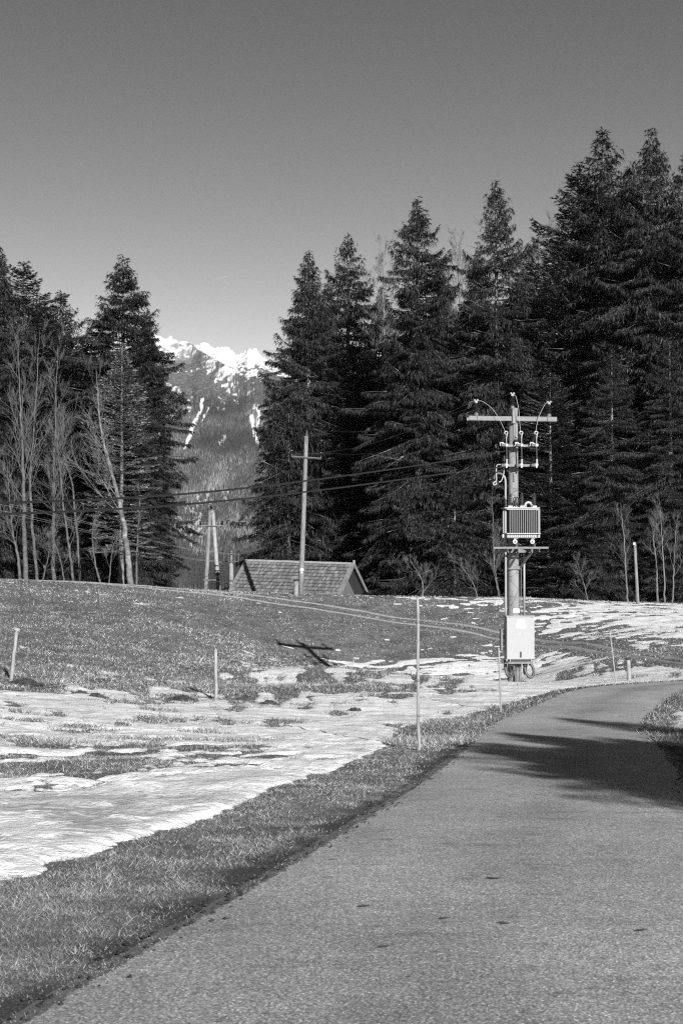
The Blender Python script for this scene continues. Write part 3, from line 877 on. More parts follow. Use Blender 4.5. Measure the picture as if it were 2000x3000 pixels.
def conifer(seed, H, R, z0=1.0, style='spruce', dens=1.0, sparse_top=0.0, slim=0.5, bald=0.0):
    """returns meshes of trunk, branches, foliage for one tree of height H"""
    rg = np.random.default_rng(seed)
    step = 0.36 if H > 15 else 0.26
    zs = []
    z = z0
    while z < H - 0.25:
        zs.append(z); z += step * rg.uniform(0.75, 1.3) * (1.25 - 0.5 * z / H)
    zb = []; az = []
    ph = rg.uniform(0, 6.28)
    for z in zs:
        k = rg.integers(6, 9)
        ph += rg.uniform(0.4, 1.2)
        for q in range(k):
            zb.append(z + rg.uniform(-0.4, 0.4)); az.append(ph + q * 2 * np.pi / k + rg.uniform(-0.35, 0.35))
    zb = np.clip(np.array(zb), 0.2, H - 0.15); az = np.array(az); B = len(zb)
    t = np.clip((H - zb) / H, 0, 1)
    prof = np.interp(t, [0, 0.03, 0.10, 0.22, 0.40, 0.65, 0.9, 1.0], [0.02, 0.08, 0.33, 0.70, 0.93, 1.0, 1.0, 0.9])
    # lobes make the outline uneven
    lob = 1 + 0.22 * np.sin(az * 2 + seed) * np.sin(zb * 0.55 + seed * 1.7) + 0.14 * np.sin(az * 3 - zb * 0.9)
    L = R * prof * lob * rg.uniform(0.5, 1.12, B) + 0.12
    longb = rg.uniform(0, 1, B) < 0.04
    L = np.where(longb, L * 1.2, L)
    if style == 'spruce':
        el = np.interp(t, [0, 0.1, 0.3, 0.6, 1], [0.9, 0.45, 0.12, -0.10, -0.22]) + rg.normal(0, 0.20, B)
        droop = np.interp(t, [0, 0.15, 0.4, 1], [0.15, 0.35, 0.50, 0.45]) + rg.normal(0, 0.14, B)
        upt = np.interp(t, [0, 0.15, 0.4, 1], [0.25, 0.36, 0.30, 0.18]) * rg.uniform(0.4, 1.4, B)
    else:
        el = np.interp(t, [0, 0.1, 0.3, 0.6, 1], [0.85, 0.50, 0.30, 0.12, -0.05]) + rg.normal(0, 0.07, B)
        droop = np.full(B, 0.18); upt = np.full(B, 0.16)
    keepb = rg.uniform(0, 1, B) > (0.06 + sparse_top * np.clip(1 - t * 3, 0, 1) + bald * np.clip((t - 0.55) * 2, 0, 1))
    hole = fbm(np.stack([np.cos(az), np.sin(az)], -1)[:, 0] * 1.3 + seed, zb / 2.6 + np.sin(az) * 1.3, seed, 2) > 0.38
    keepb &= ~(hole & (t > 0.08) & (rg.uniform(0, 1, B) < 0.7))
    def curve(s, b):
        zz = zb[b] + L[b] * (s * np.sin(el[b]) - droop[b] * s ** 2 + upt[b] * s ** 4)
        r = L[b] * s * np.cos(el[b] * 0.7)
        return np.stack([r * np.cos(az[b]), r * np.sin(az[b]), zz], -1)
    bi = np.where(keepb)[0]
    area = np.clip(L[bi] * (0.30 * L[bi] + 0.45), 0.1, 9)
    cnt = np.ceil(area / 0.0125 * dens).astype(int) + 6
    b = np.repeat(bi, cnt); M = len(b)
    s = rg.uniform(0.10, 1.0, M) ** 0.75
    er = np.stack([np.cos(az[b]), np.sin(az[b]), np.zeros(M)], -1); et = np.stack([-np.sin(az[b]), np.cos(az[b]), np.zeros(M)], -1)
    wside = 0.32 * L[b] * (1 - 0.9 * s) + 0.14 + 0.05 * L[b] * (s < 0.9)
    q = rg.uniform(-1, 1, M)
    # side shoots come off at set places, so fronds stay separate
    s = np.clip(np.round(s * L[b] / 0.26) * 0.26 / L[b] + rg.normal(0, 0.025, M), 0.05, 1.0)
    P = curve(s, b) + et * (q * wside)[:, None] + er * (np.abs(q) * wside * 0.45)[:, None]
    P[:, 2] -= np.abs(q) * wside * (0.30 if style == 'spruce' else 0.05)
    sg = np.sign(q)
    if style == 'spruce':
        hang = rg.uniform(0, 1, M) < np.interp(t[b], [0, 0.12, 0.3], [0.1, 0.5, 0.74])
        dz = np.where(hang, rg.uniform(-2.2, -0.8, M), rg.uniform(-0.5, 0.25, M))
        D = er * rg.uniform(0.2, 1.0, (M, 1)) + et * (sg * rg.uniform(0.1, 0.9, M))[:, None] + np.array([0, 0, 1.0]) * dz[:, None] + rg.normal(0, 0.22, (M, 3))
        ln = rg.uniform(0.10, 0.25, M) * np.where(hang, 1.65, 1.0); wd = rg.uniform(0.040, 0.078, M)
    else:
        D = er * rg.uniform(0.4, 1.0, (M, 1)) + et * (sg * rg.uniform(0.3, 0.9, M))[:, None] + np.array([0, 0, 1.0]) * rg.uniform(-0.15, 0.45, (M, 1)) + rg.normal(0, 0.15, (M, 3))
        ln = rg.uniform(0.12, 0.26, M); wd = rg.uniform(0.055, 0.10, M)
    k = min(1.0, (H / 18.0) ** 0.5)
    ln *= k; wd *= k
    # top leader and tip shoots
    D = norm(D)
    up = norm(rg.normal(0, 0.6, (M, 3)) + np.array([0, 0, 1.0]))
    Wd = norm(np.cross(D, up)) * wd[:, None] / 2
    Nn = np.cross(D, Wd)
    tip = P + D * ln[:, None]; mid = P + D * (ln * 0.45)[:, None]
    V1 = np.stack([P + Wd, P - Wd + Nn * 0.2, tip], 1).reshape(-1, 3)
    tone = np.clip(rg.normal(0.48, 0.2, M) + 0.12 * (np.repeat(rg.normal(0, 1, B)[bi], cnt)), 0, 1)
    # leader
    nl = 36
    lz = H - rg.uniform(0, 1.3, nl) * k; la = rg.uniform(0, 6.28, nl)
    LP = np.stack([np.zeros(nl), np.zeros(nl), lz], -1)
    LD = norm(np.stack([np.cos(la), np.sin(la), rg.uniform(0.2, 1.4, nl)], -1)); ll = rg.uniform(0.12, 0.3, nl) * k
    LW = norm(np.cross(LD, norm(rg.normal(0, 1, (nl, 3))))) * 0.035
    V2 = np.stack([LP + LW, LP - LW, LP + LD * ll[:, None]], 1).reshape(-1, 3)
    V = np.concatenate([V1, V2]); tn = np.concatenate([tone, rg.uniform(0.3, 0.8, nl)])
    foliage = (V, np.arange(len(V)).reshape(-1, 3), np.repeat(tn, 3))
    ends = np.ones(B); r0 = 0.008 + 0.011 * L
    P0 = np.stack([np.zeros(B), np.zeros(B), zb], -1)
    br = tubes_fast(P0, curve(ends * 0.5, np.arange(B)), curve(ends * 0.97, np.arange(B)), r0, r0 * 0.25)
    tr = MB()
    zt = np.linspace(-0.6, H - 0.4, 16)
    wob = np.stack([0.05 * np.sin(zt * 0.5 + seed), 0.05 * np.cos(zt * 0.37 + seed), zt], -1) * np.array([1, 1, 1])
    wob[:, :2] *= np.clip(1 - zt / H, 0, 1)[:, None]
    rad = np.interp(zt / H, [0, 0.04, 0.5, 1], [0.0145 * H, 0.0115 * H, 0.007 * H, 0.0012 * H])
    tr.tube(wob, rad, 9)
    return dict(trunk=tr, branch=br, foliage=foliage, H=H)

PROTO = {}
def make_proto(key, needles, *args, **kw):
    d = conifer(*args, **kw)
    me_t = d['trunk'].build('trunk', 'spruce_bark', smooth=True)
    me_b = raw_mesh('branches', d['branch'][0], d['branch'][1], 4, 'spruce_branch', smooth=True)
    me_f = raw_mesh('crown', d['foliage'][0], d['foliage'][1], 3, needles, attrs={'tone': d['foliage'][2]})
    PROTO[key] = (d['H'], me_t.data, me_b.data, me_f.data)
    for o in (me_t, me_b, me_f):
        bpy.data.objects.remove(o)

make_proto('a', 'spruce_needles', 11, 30, 3.6, z0=2.0)
make_proto('b', 'spruce_needles', 23, 30, 4.0, z0=1.2, sparse_top=0.25)
make_proto('c', 'spruce_needles', 37, 30, 3.9, z0=2.5, dens=1.1)
make_proto('d', 'spruce_needles', 41, 30, 4.1, z0=1.5, sparse_top=0.12, bald=0.25)
make_proto('e', 'spruce_needles', 59, 30, 3.4, z0=4.0, dens=0.9, bald=0.3)
make_proto('fir', 'fir_needles', 67, 26, 4.4, z0=1.5, style='fir')
make_proto('fir2', 'fir_needles', 71, 24, 4.2, z0=1.0, style='fir')
make_proto('young', 'spruce_needles', 83, 11, 2.6, z0=0.3)
make_proto('youngfir', 'fir_needles', 89, 9, 2.3, z0=0.2, style='fir')
make_proto('pale', 'pale_needles', 97, 18, 2.6, z0=3.0, style='fir', dens=0.55)

def place_tree(name, key, x, y, ztop, rot, label, cat='spruce', group=None, wide=1.0, tilt=0.0):
    zb = float(z_base(np.array([x]), np.array([y]))[0]) - 0.1
    H, mt, mb, mf = PROTO[key]
    s = (ztop - zb) / H
    e = empty(name, (x, y, zb), label, cat, group)
    e.scale = (s * wide, s * wide, s)
    e.rotation_euler = (0, tilt, rot)
    for nm, me in (('trunk', mt), ('branches', mb), ('crown', mf)):
        o = bpy.data.objects.new(nm, me); COL.objects.link(o); o.parent = e
    return e

def tree_px(name, key, px, ytop, d, rot, label, cat='spruce', group=None, wide=1.0):
    p = W(px, ytop, d)
    return place_tree(name, key, p[0], p[1], p[2], rot, label, cat, group, wide)

G_R, G_L = 'tall conifers of the wood on the right', 'conifers of the wood on the left'
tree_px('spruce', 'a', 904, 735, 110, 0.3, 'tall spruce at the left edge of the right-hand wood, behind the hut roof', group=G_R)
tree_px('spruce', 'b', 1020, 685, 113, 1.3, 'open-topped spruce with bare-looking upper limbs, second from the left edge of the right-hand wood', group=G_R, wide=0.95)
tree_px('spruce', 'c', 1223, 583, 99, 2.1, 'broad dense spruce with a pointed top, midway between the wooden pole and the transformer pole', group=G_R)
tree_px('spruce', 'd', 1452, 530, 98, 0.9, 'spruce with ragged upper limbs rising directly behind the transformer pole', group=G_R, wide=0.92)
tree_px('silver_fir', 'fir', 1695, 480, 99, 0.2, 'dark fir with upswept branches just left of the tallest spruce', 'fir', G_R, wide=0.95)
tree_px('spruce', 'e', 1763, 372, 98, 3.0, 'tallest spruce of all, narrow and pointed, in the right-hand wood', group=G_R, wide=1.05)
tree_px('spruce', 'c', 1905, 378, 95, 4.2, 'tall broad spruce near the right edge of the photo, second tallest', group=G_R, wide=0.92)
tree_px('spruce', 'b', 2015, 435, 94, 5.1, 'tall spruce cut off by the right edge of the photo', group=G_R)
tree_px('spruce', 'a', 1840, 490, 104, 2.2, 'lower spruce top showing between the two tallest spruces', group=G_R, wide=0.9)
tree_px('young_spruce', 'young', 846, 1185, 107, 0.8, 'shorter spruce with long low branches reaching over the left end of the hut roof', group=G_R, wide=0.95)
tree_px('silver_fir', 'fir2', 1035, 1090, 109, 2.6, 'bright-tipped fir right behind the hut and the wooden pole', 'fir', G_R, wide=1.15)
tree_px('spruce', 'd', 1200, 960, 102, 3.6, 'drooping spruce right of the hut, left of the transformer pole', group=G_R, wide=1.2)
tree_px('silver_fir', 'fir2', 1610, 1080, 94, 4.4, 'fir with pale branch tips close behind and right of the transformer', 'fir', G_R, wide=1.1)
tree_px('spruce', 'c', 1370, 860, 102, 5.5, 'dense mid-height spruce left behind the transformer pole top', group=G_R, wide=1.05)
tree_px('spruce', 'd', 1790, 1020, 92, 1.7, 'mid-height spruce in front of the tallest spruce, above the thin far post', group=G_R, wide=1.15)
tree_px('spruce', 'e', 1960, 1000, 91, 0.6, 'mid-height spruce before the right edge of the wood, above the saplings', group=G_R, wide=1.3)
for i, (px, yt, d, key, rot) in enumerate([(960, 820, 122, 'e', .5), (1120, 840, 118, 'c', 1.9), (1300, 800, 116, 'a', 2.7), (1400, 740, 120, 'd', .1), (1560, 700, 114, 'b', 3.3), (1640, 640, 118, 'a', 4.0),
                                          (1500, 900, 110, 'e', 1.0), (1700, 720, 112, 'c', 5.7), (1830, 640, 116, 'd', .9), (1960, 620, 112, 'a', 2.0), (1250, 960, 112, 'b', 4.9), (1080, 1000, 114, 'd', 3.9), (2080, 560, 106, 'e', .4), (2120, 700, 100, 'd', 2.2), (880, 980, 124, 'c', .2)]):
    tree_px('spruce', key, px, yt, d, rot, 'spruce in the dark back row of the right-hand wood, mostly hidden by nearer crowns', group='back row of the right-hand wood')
for i, (px, yt, d, key, rot, w_) in enumerate([(1010, 1480, 107, 'young', .4, 1.3), (1330, 1380, 96, 'young', 2.2, 1.2), (1560, 1420, 95, 'youngfir', 1.1, 1.3), (1690, 1400, 93, 'young', 3.2, 1.25), (1740, 1560, 91, 'young', 5.0, 1.2), (1900, 1500, 92, 'youngfir', .3, 1.4), (2010, 1440, 90, 'young', 4.1, 1.3), (1140, 1500, 103, 'youngfir', 2.9, 1.2)]):
    tree_px('young_spruce' if key == 'young' else 'young_fir', key, px, yt, d, rot, ('young spruce directly behind the right half of the hut ridge', 'young spruce left behind the slim pale bare tree', 'young fir right behind the transformer platform', 'young spruce right of the cabinet, above the low bare shrub', 'smallest young spruce between the cabinet and the far post', 'young fir behind the forked bare tree near the right edge', 'young spruce cut by the right edge of the photo, at the foot of the wood', 'young fir just right of the hut gable')[i], 'spruce' if key == 'young' else 'fir', group='young conifers at the foot of the right-hand wood', wide=w_)

tree_px('spruce', 'c', 362, 752, 99, 1.0, 'broad tall spruce at the right edge of the left-hand wood, beside the mountain gap', group=G_L, wide=1.32)
tree_px('spruce', 'a', 432, 905, 104, 5.9, 'second spruce top on the right shoulder of the broad left spruce', group=G_L, wide=0.85)
tree_px('spruce', 'e', 300, 960, 103, 2.4, 'spruce hidden behind the left shoulder of the broad left spruce', group=G_L, wide=1.3)
tree_px('silver_fir', 'fir', 72, 768, 100, 2.0, 'dense round-shouldered fir near the left edge of the photo', 'fir', G_L, wide=1.15)
tree_px('spruce', 'a', -5, 712, 97, 3.1, 'tall spruce cut off by the left edge of the photo', group=G_L)
tree_px('spruce', 'e', 178, 850, 102, 4.0, 'narrow spruce top between the fir and the broad spruce on the left', group=G_L, wide=1.3)
tree_px('spruce', 'c', 120, 860, 108, 0.5, 'spruce filling the gap right behind the round-shouldered fir', group=G_L, wide=1.2)
tree_px('larch', 'pale', 358, 1005, 92, 0.7, 'pale thin-crowned young conifer in front of the broad left spruce', 'larch', G_L, wide=1.0)
tree_px('spruce', 'd', 405, 1090, 95, 5.2, 'lower spruce with long right-hand branches at the mountain gap, left wood', group=G_L, wide=0.8)
for px, yt, d, key, rot in [(120, 960, 112, 'd', .6), (250, 1000, 110, 'b', 2.6), (20, 980, 114, 'c', 4.4), (330, 1100, 112, 'a', 1.5), (-80, 850, 106, 'e', .2), (190, 1120, 105, 'c', 3.4), (90, 1180, 106, 'a', 5.4)]:
    tree_px('spruce', key, px, yt, d, rot, 'spruce in the dark back row of the left-hand wood, mostly hidden by nearer crowns', group='back row of the left-hand wood')
for i, (px, yt, d, key, rot, w_) in enumerate([(60, 1500, 98, 'young', .5, 1.3), (200, 1480, 97, 'young', 2.5, 1.3), (300, 1450, 98, 'young', 4.5, 1.2), (430, 1460, 97, 'young', 1.2, 1.1), (130, 1560, 96, 'youngfir', 3.0, 1.3)]):
    tree_px('young_spruce' if key == 'young' else 'young_fir', key, px, yt, d, rot, ('young spruce behind the crooked bare tree at the left edge', 'young spruce behind the slender left-leaning bare tree', 'young spruce left behind the thick leaning bare tree', 'young spruce right of the thick leaning tree, by the mountain gap', 'low young fir behind the straight mottled bare tree')[i], 'spruce' if key == 'young' else 'fir', group='young conifers at the foot of the left-hand wood', wide=w_)

print('conifers done', round(time.time() - T0, 1))

# ------------------------------------------------------------------ bare trees
class Twigs:
    def __init__(s): s.p = []; s.r = []
    def stick(s, a, m, b, r0, r1):
        s.p.append((a, m, b)); s.r.append((r0, r1))
    def mesh(s):
        P = np.array(s.p, float); R = np.array(s.r, float)
        return tubes_fast(P[:, 0], P[:, 1], P[:, 2], R[:, 0], R[:, 1])

def bare_tree(name, guide, r0, seed, label, cat='bare tree', group=None, start=0.3, n1=16, up=0.6, ln=0.45, levels=3, twig=0.004, bark='grey_bark'):
    """guide: world points of the trunk from base to top"""
    rg = np.random.default_rng(seed)
    G = np.array(guide, float)
    base = G[0].copy()
    c = catmull(G - base, 8); Hh = np.linalg.norm(G[-1] - G[0])
    k = np.linspace(0, 1, len(c))
    c[1:-1] += rg.normal(0, 0.006 * Hh ** 0.5, (len(c) - 2, 3)) * np.array([1, 1, 0])
    rad = r0 * (1 - k) ** 0.8 + twig
    e = empty(name, base, label, cat, group)
    tb = MB(); tb.tube(c, rad, 8)
    tb.build('trunk', bark, parent=e, smooth=True)
    limbs = MB(); tw = Twigs()
    def grow(p, d, L, r, lev):
        nseg = 4 if lev < 2 else 3
        pts = [p]; q = p.copy(); dd = d.copy()
        for i in range(nseg):
            dd = dd + rg.normal(0, 0.11, 3) + np.array([0, 0, 0.17 * up]); dd /= np.linalg.norm(dd)
            q = q + dd * L / nseg; pts.append(q.copy())
        pts = np.array(pts)
        rr_ = r * (1 - 0.75 * np.linspace(0, 1, len(pts)))
        if lev >= 2:
            tw.stick(pts[0], pts[len(pts) // 2], pts[-1], max(r, twig), twig * 0.7)
        else:
            limbs.tube(pts, np.maximum(rr_, twig), 5, cap=False)
        if lev < levels:
            m_ = [7, 6, 4][min(lev - 1, 2)] if lev >= 1 else 6
            for j in range(m_):
                f = rg.uniform(0.25, 1.0); i = min(int(f * nseg), nseg - 1); a = f * nseg - i
                pp = pts[i] * (1 - a) + pts[i + 1] * a
                ax = rg.normal(0, 1, 3); t_ = pts[i + 1] - pts[i]; t_ /= np.linalg.norm(t_)
                ax -= ax.dot(t_) * t_; ax /= np.linalg.norm(ax)
                an = rg.uniform(0.35, 0.85)
                nd = t_ * math.cos(an) + ax * math.sin(an)
                grow(pp, nd, L * rg.uniform(0.38, 0.62) * (1.15 - 0.4 * f), max(r * 0.42, twig), lev + 1)
    for j in range(n1):
        f = start + (1 - start) * (j + rg.uniform(0, 1)) / n1
        i = min(int(f * (len(c) - 1)), len(c) - 2)
        p = c[i]; t_ = c[i + 1] - c[i]; t_ /= np.linalg.norm(t_)
        az = rg.uniform(0, 6.28)
        ax = np.array([math.cos(az), math.sin(az) * 0.8, 0.0]); ax -= ax.dot(t_) * t_; ax /= np.linalg.norm(ax)
        an = rg.uniform(0.45, 0.95) * (1.1 - 0.4 * f)
        grow(p, t_ * math.cos(an) + ax * math.sin(an), Hh * ln * 0.85 * (1.08 - 0.75 * f) * rg.uniform(0.6, 1.15), max(rad[i] * 0.30, twig), 1)
    if limbs.n: kind(limbs.build('limbs', bark, parent=e, smooth=True), 'stuff')
    if tw.p:
        V, Fq = tw.mesh()
        kind(raw_mesh('twigs', V, Fq, 4, 'twig_bark', parent=e, smooth=True), 'stuff')
    return e

def gpx(pts, d, dd=0.0):
    out = [W(a, b, d + dd * i) for i, (a, b) in enumerate(pts)]
    out[0][2] = min(out[0][2], float(z_base(np.array([out[0][0]]), np.array([out[0][1]]))[0]) - 0.1)
    return out
G_BL = 'bare trees at the edge of the left-hand wood'
bare_tree('bare_tree', gpx([(384, 1708), (371, 1590), (352, 1480), (320, 1355), (295, 1250), (282, 1080)], 89), 0.20, 1, 'thick pale-barked leaning bare tree, rightmost before the left-hand wood', group=G_BL, start=0.32, n1=15, ln=0.42, bark='pale_bark')
bare_tree('bare_tree', gpx([(80, 1708), (72, 1560), (70, 1400), (62, 1200), (50, 960)], 91), 0.17, 2, 'tallest bare tree, upright twin-looking stem near the left edge', group=G_BL, start=0.35, n1=20, up=1.1, ln=0.34)
bare_tree('bare_tree', gpx([(112, 1706), (90, 1440), (100, 1250), (118, 960)], 92), 0.11, 12, 'slim upright bare tree just right of the tallest bare tree', group=G_BL, start=0.4, n1=16, up=1.1, ln=0.30)
bare_tree('bare_tree', gpx([(158, 1706), (157, 1500), (163, 1280), (170, 1010)], 90.5), 0.14, 3, 'straight bare tree with mottled bark, fourth from the left edge', group=G_BL, start=0.3, n1=18, up=0.9, ln=0.34)
bare_tree('bare_tree', gpx([(217, 1706), (205, 1620), (185, 1470), (172, 1330), (160, 1180)], 89.5), 0.09, 4, 'slender bare tree leaning left, crossing the straight mottled one', group=G_BL, start=0.25, n1=14, up=0.7, ln=0.34)
bare_tree('bare_tree', gpx([(240, 1510), (215, 1440), (190, 1340), (175, 1230)], 93), 0.08, 5, 'bare tree with forked leaning stem deep in the left thicket', group=G_BL, start=0.2, n1=12, ln=0.38)
bare_tree('bare_tree', gpx([(60, 1704), (52, 1620), (38, 1560), (30, 1470), (20, 1340)], 88.5), 0.10, 6, 'crooked small bare tree nearest the left edge of the photo', group=G_BL, start=0.3, n1=13, ln=0.42)
bare_tree('bare_sapling', gpx([(297, 1708), (280, 1650), (272, 1560), (290, 1470)], 88), 0.065, 7, 'short crooked bare sapling left of the thick leaning tree', 'sapling', G_BL, start=0.25, n1=10, ln=0.42)
bare_tree('bare_sapling', gpx([(320, 1710), (325, 1650), (332, 1600), (350, 1560)], 88), 0.04, 8, 'smallest forked bare sapling at the foot of the thick leaning tree', 'sapling', G_BL, start=0.2, n1=8, ln=0.5)
bare_tree('bare_sapling', gpx([(190, 1706), (180, 1650), (165, 1600), (150, 1560)], 88.5), 0.05, 9, 'low bare sapling between the straight and the slender bare tree', 'sapling', G_BL, start=0.2, n1=10, ln=0.5)
bare_tree('bare_sapling', gpx([(400, 1706), (402, 1620), (408, 1500), (410, 1420)], 92), 0.08, 10, 'thin white-stemmed tree just right of the thick leaning tree', 'sapling', G_BL, start=0.5, n1=8, ln=0.25)
bare_tree('bare_sapling', gpx([(120, 1706), (140, 1640), (150, 1590), (180, 1500)], 90), 0.04, 13, 'low arching bare sapling by the second bare tree from the left', 'sapling', G_BL, start=0.15, n1=12, ln=0.5)
G_BR = 'bare trees at the edge of the right-hand wood'
bare_tree('bare_sapling', gpx([(1462, 1752), (1447, 1660), (1443, 1560), (1441, 1430)], 86.5), 0.07, 21, 'slim pale bare tree just left of the transformer pole', 'sapling', G_BR, start=0.12, n1=14, ln=0.34)
bare_tree('bare_shrub', gpx([(1235, 1752), (1238, 1715), (1225, 1680), (1200, 1640)], 88), 0.05, 22, 'pale bare shrub between the hut and the transformer pole', 'shrub', G_BR, start=0.1, n1=12, ln=0.7, up=0.9, twig=0.003, bark='twig_bark')
bare_tree('bare_sapling', gpx([(1838, 1772), (1832, 1680), (1826, 1580), (1815, 1470)], 85.5), 0.06, 23, 'slim bare tree left of the thin far post', 'sapling', G_BR, start=0.2, n1=13, ln=0.32, twig=0.003, bark='twig_bark')
bare_tree('bare_tree', gpx([(1924, 1740), (1920, 1640), (1912, 1570), (1935, 1520)], 88), 0.07, 24, 'forked bare tree in front of the pale trunk right of the far post', group=G_BR, start=0.35, n1=11, ln=0.5, twig=0.003, bark='twig_bark')
bare_tree('bare_sapling', gpx([(1946, 1760), (1942, 1650), (1935, 1540), (1930, 1460)], 86), 0.055, 25, 'upright bare sapling second from the right edge', 'sapling', G_BR, start=0.3, n1=12, ln=0.3, twig=0.003, bark='twig_bark')
bare_tree('bare_sapling', gpx([(1968, 1765), (1972, 1680), (1974, 1600), (1985, 1500)], 86), 0.05, 26, 'thin bare sapling nearest the right edge', 'sapling', G_BR, start=0.3, n1=10, ln=0.32, twig=0.003, bark='twig_bark')
bare_tree('bare_shrub', gpx([(1722, 1765), (1712, 1720), (1698, 1680), (1690, 1640)], 86), 0.03, 27, 'low bare shrub right of the cabinet, at the foot of the wood', 'shrub', G_BR, start=0.1, n1=10, ln=0.6, twig=0.003, bark='twig_bark')
bare_tree('bare_shrub', gpx([(1400, 1750), (1385, 1710), (1360, 1670), (1330, 1640)], 87), 0.03, 28, 'low spreading bare shrub left of the slim pale tree', 'shrub', G_BR, start=0.1, n1=12, ln=0.7, twig=0.003, bark='twig_bark')
bare_tree('birch', gpx([(1140, 1650), (1130, 1200), (1124, 950), (1120, 715)], 111), 0.16, 31, 'leafless feathery treetop between the open-topped and the broad spruce', 'birch', G_BR, start=0.45, n1=26, ln=0.15, up=0.9, twig=0.010, bark='twig_bark')
bare_tree('birch', gpx([(1345, 1650), (1347, 1200), (1345, 950), (1344, 690)], 112), 0.16, 32, 'leafless feathery treetop left of the spruce behind the transformer pole', 'birch', G_BR, start=0.45, n1=26, ln=0.15, up=0.9, twig=0.010, bark='twig_bark')
bare_tree('birch', gpx([(1590, 1650), (1600, 1200), (1603, 900), (1606, 660)], 112), 0.16, 33, 'leafless feathery treetop left of the dark fir', 'birch', G_BR, start=0.45, n1=24, ln=0.16, up=0.7, twig=0.010, bark='twig_bark')
print('bare trees done', round(time.time() - T0, 1))
#@@NEXT
# ------------------------------------------------------------------ made things: materials
m, n, l, b = new_mat('pole_concrete')
f1 = noise(n, l, 3.0, 5, 0.65, mapping=(1, 1, 0.35)); f2 = noise(n, l, 30, 4, 0.6)
vo = n.new('ShaderNodeTexVoronoi'); vo.feature = 'DISTANCE_TO_EDGE'; vo.inputs['Scale'].default_value = 2.3
co = n.new('ShaderNodeTexCoord'); l.new(co.outputs['Object'], vo.inputs['Vector'])
c = ramp(n, l, f1, [(0.35, 0.14), (0.65, 0.22)])
c = mix(n, l, 1.0, c, ramp(n, l, vo.outputs['Distance'], [(0.006, 0.35), (0.022, 1.0)]), 'MULTIPLY')
c = mix(n, l, 1.0, c, ramp(n, l, f2, [(0.3, 0.85), (0.7, 1.1)]), 'MULTIPLY')
l.new(c, b.inputs['Base Color']); b.inputs['Roughness'].default_value = 0.9; bump(n, l, b, f2, 0.3, 0.01)
simple('galvanised', 0.10, 0.55, 0.1, var=0.2, scale=9)
simple('galvanised_dull', 0.10, 0.6, 0.1, var=0.25, scale=9)
simple('white_metal', 0.28, 0.45, 0.0, var=0.05, scale=4)
simple('white_enamel', 0.225, 0.5, 0.0, var=0.03, scale=3)
simple('label_white', 0.86, 0.5, 0.0, var=0.02, scale=3)
simple('print_grey', 0.62, 0.7, 0.0, var=0.05, scale=3)
simple('tank_grey', 0.14, 0.5, 0.0, var=0.10, scale=7)
simple('tank_wall', 0.10, 0.5, 0.0, var=0.10, scale=7)
simple('black_rubber', 0.012, 0.35, 0.0, var=0.2, scale=20)
simple('cable_black', 0.008, 0.6, 0.0, var=0.1, scale=20)
simple('hose_grey', 0.05, 0.5, 0.0, var=0.2, scale=30)
simple('brown_glaze', 0.03, 0.2, 0.0, var=0.2, scale=10, spec=0.8)
simple('wire_pale', 0.35, 0.5, 0.3, var=0.1)
simple('wire_dark', 0.05, 0.6, 0.0, var=0.1)
m, n, l, b = new_mat('weathered_wood')
f1 = noise(n, l, 8.0, 6, 0.7, mapping=(3, 3, 0.25)); f2 = noise(n, l, 2.0, 3, 0.6)
c = mix(n, l, 1.0, ramp(n, l, f1, [(0.3, 0.07), (0.7, 0.22)]), ramp(n, l, f2, [(0.3, 0.75), (0.7, 1.1)]), 'MULTIPLY')
l.new(c, b.inputs['Base Color']); b.inputs['Roughness'].default_value = 0.85; bump(n, l, b, f1, 0.5, 0.006)
m, n, l, b = new_mat('pale_wood')
f1 = noise(n, l, 10.0, 6, 0.7, mapping=(3, 3, 0.2)); f2 = noise(n, l, 3.0, 3, 0.6)
c = mix(n, l, 1.0, ramp(n, l, f1, [(0.3, 0.14), (0.7, 0.32)]), ramp(n, l, f2, [(0.3, 0.7), (0.7, 1.1)]), 'MULTIPLY')
l.new(c, b.inputs['Base Color']); b.inputs['Roughness'].default_value = 0.8; bump(n, l, b, f1, 0.5, 0.005)
m, n, l, b = new_mat('dark_boards')
f1 = noise(n, l, 9.0, 6, 0.7, mapping=(4, 4, 0.25))
l.new(ramp(n, l, f1, [(0.3, 0.045), (0.7, 0.13)]), b.inputs['Base Color']); b.inputs['Roughness'].default_value = 0.9; bump(n, l, b, f1, 0.5, 0.006)
m, n, l, b = new_mat('roof_tile')
oi = n.new('ShaderNodeObjectInfo'); f1 = noise(n, l, 4.0, 5, 0.7); f2 = noise(n, l, 30.0, 4, 0.7)
c = mix(n, l, 1.0, ramp(n, l, oi.outputs['Random'], [(0, 0.07), (0.6, 0.105), (1, 0.18)]), mix(n, l, 1.0, ramp(n, l, f1, [(0.3, 0.88), (0.7, 1.1)]), ramp(n, l, f2, [(0.3, 0.65), (0.7, 1.3)]), 'MULTIPLY'), 'MULTIPLY')
l.new(c, b.inputs['Base Color']); b.inputs['Roughness'].default_value = 0.85; b.inputs['Specular IOR Level'].default_value = 0.2

m, n, l, b = new_mat('roof_tile_many')
at = attr_node(n, 'tone'); f1 = noise(n, l, 4.0, 5, 0.7); f2 = noise(n, l, 30.0, 4, 0.7)
c = mix(n, l, 1.0, ramp(n, l, at.outputs['Fac'], [(0, 0.07), (0.6, 0.105), (1, 0.18)]), mix(n, l, 1.0, ramp(n, l, f1, [(0.3, 0.88), (0.7, 1.1)]), ramp(n, l, f2, [(0.3, 0.65), (0.7, 1.3)]), 'MULTIPLY'), 'MULTIPLY')
l.new(c, b.inputs['Base Color']); b.inputs['Roughness'].default_value = 0.85; b.inputs['Specular IOR Level'].default_value = 0.2

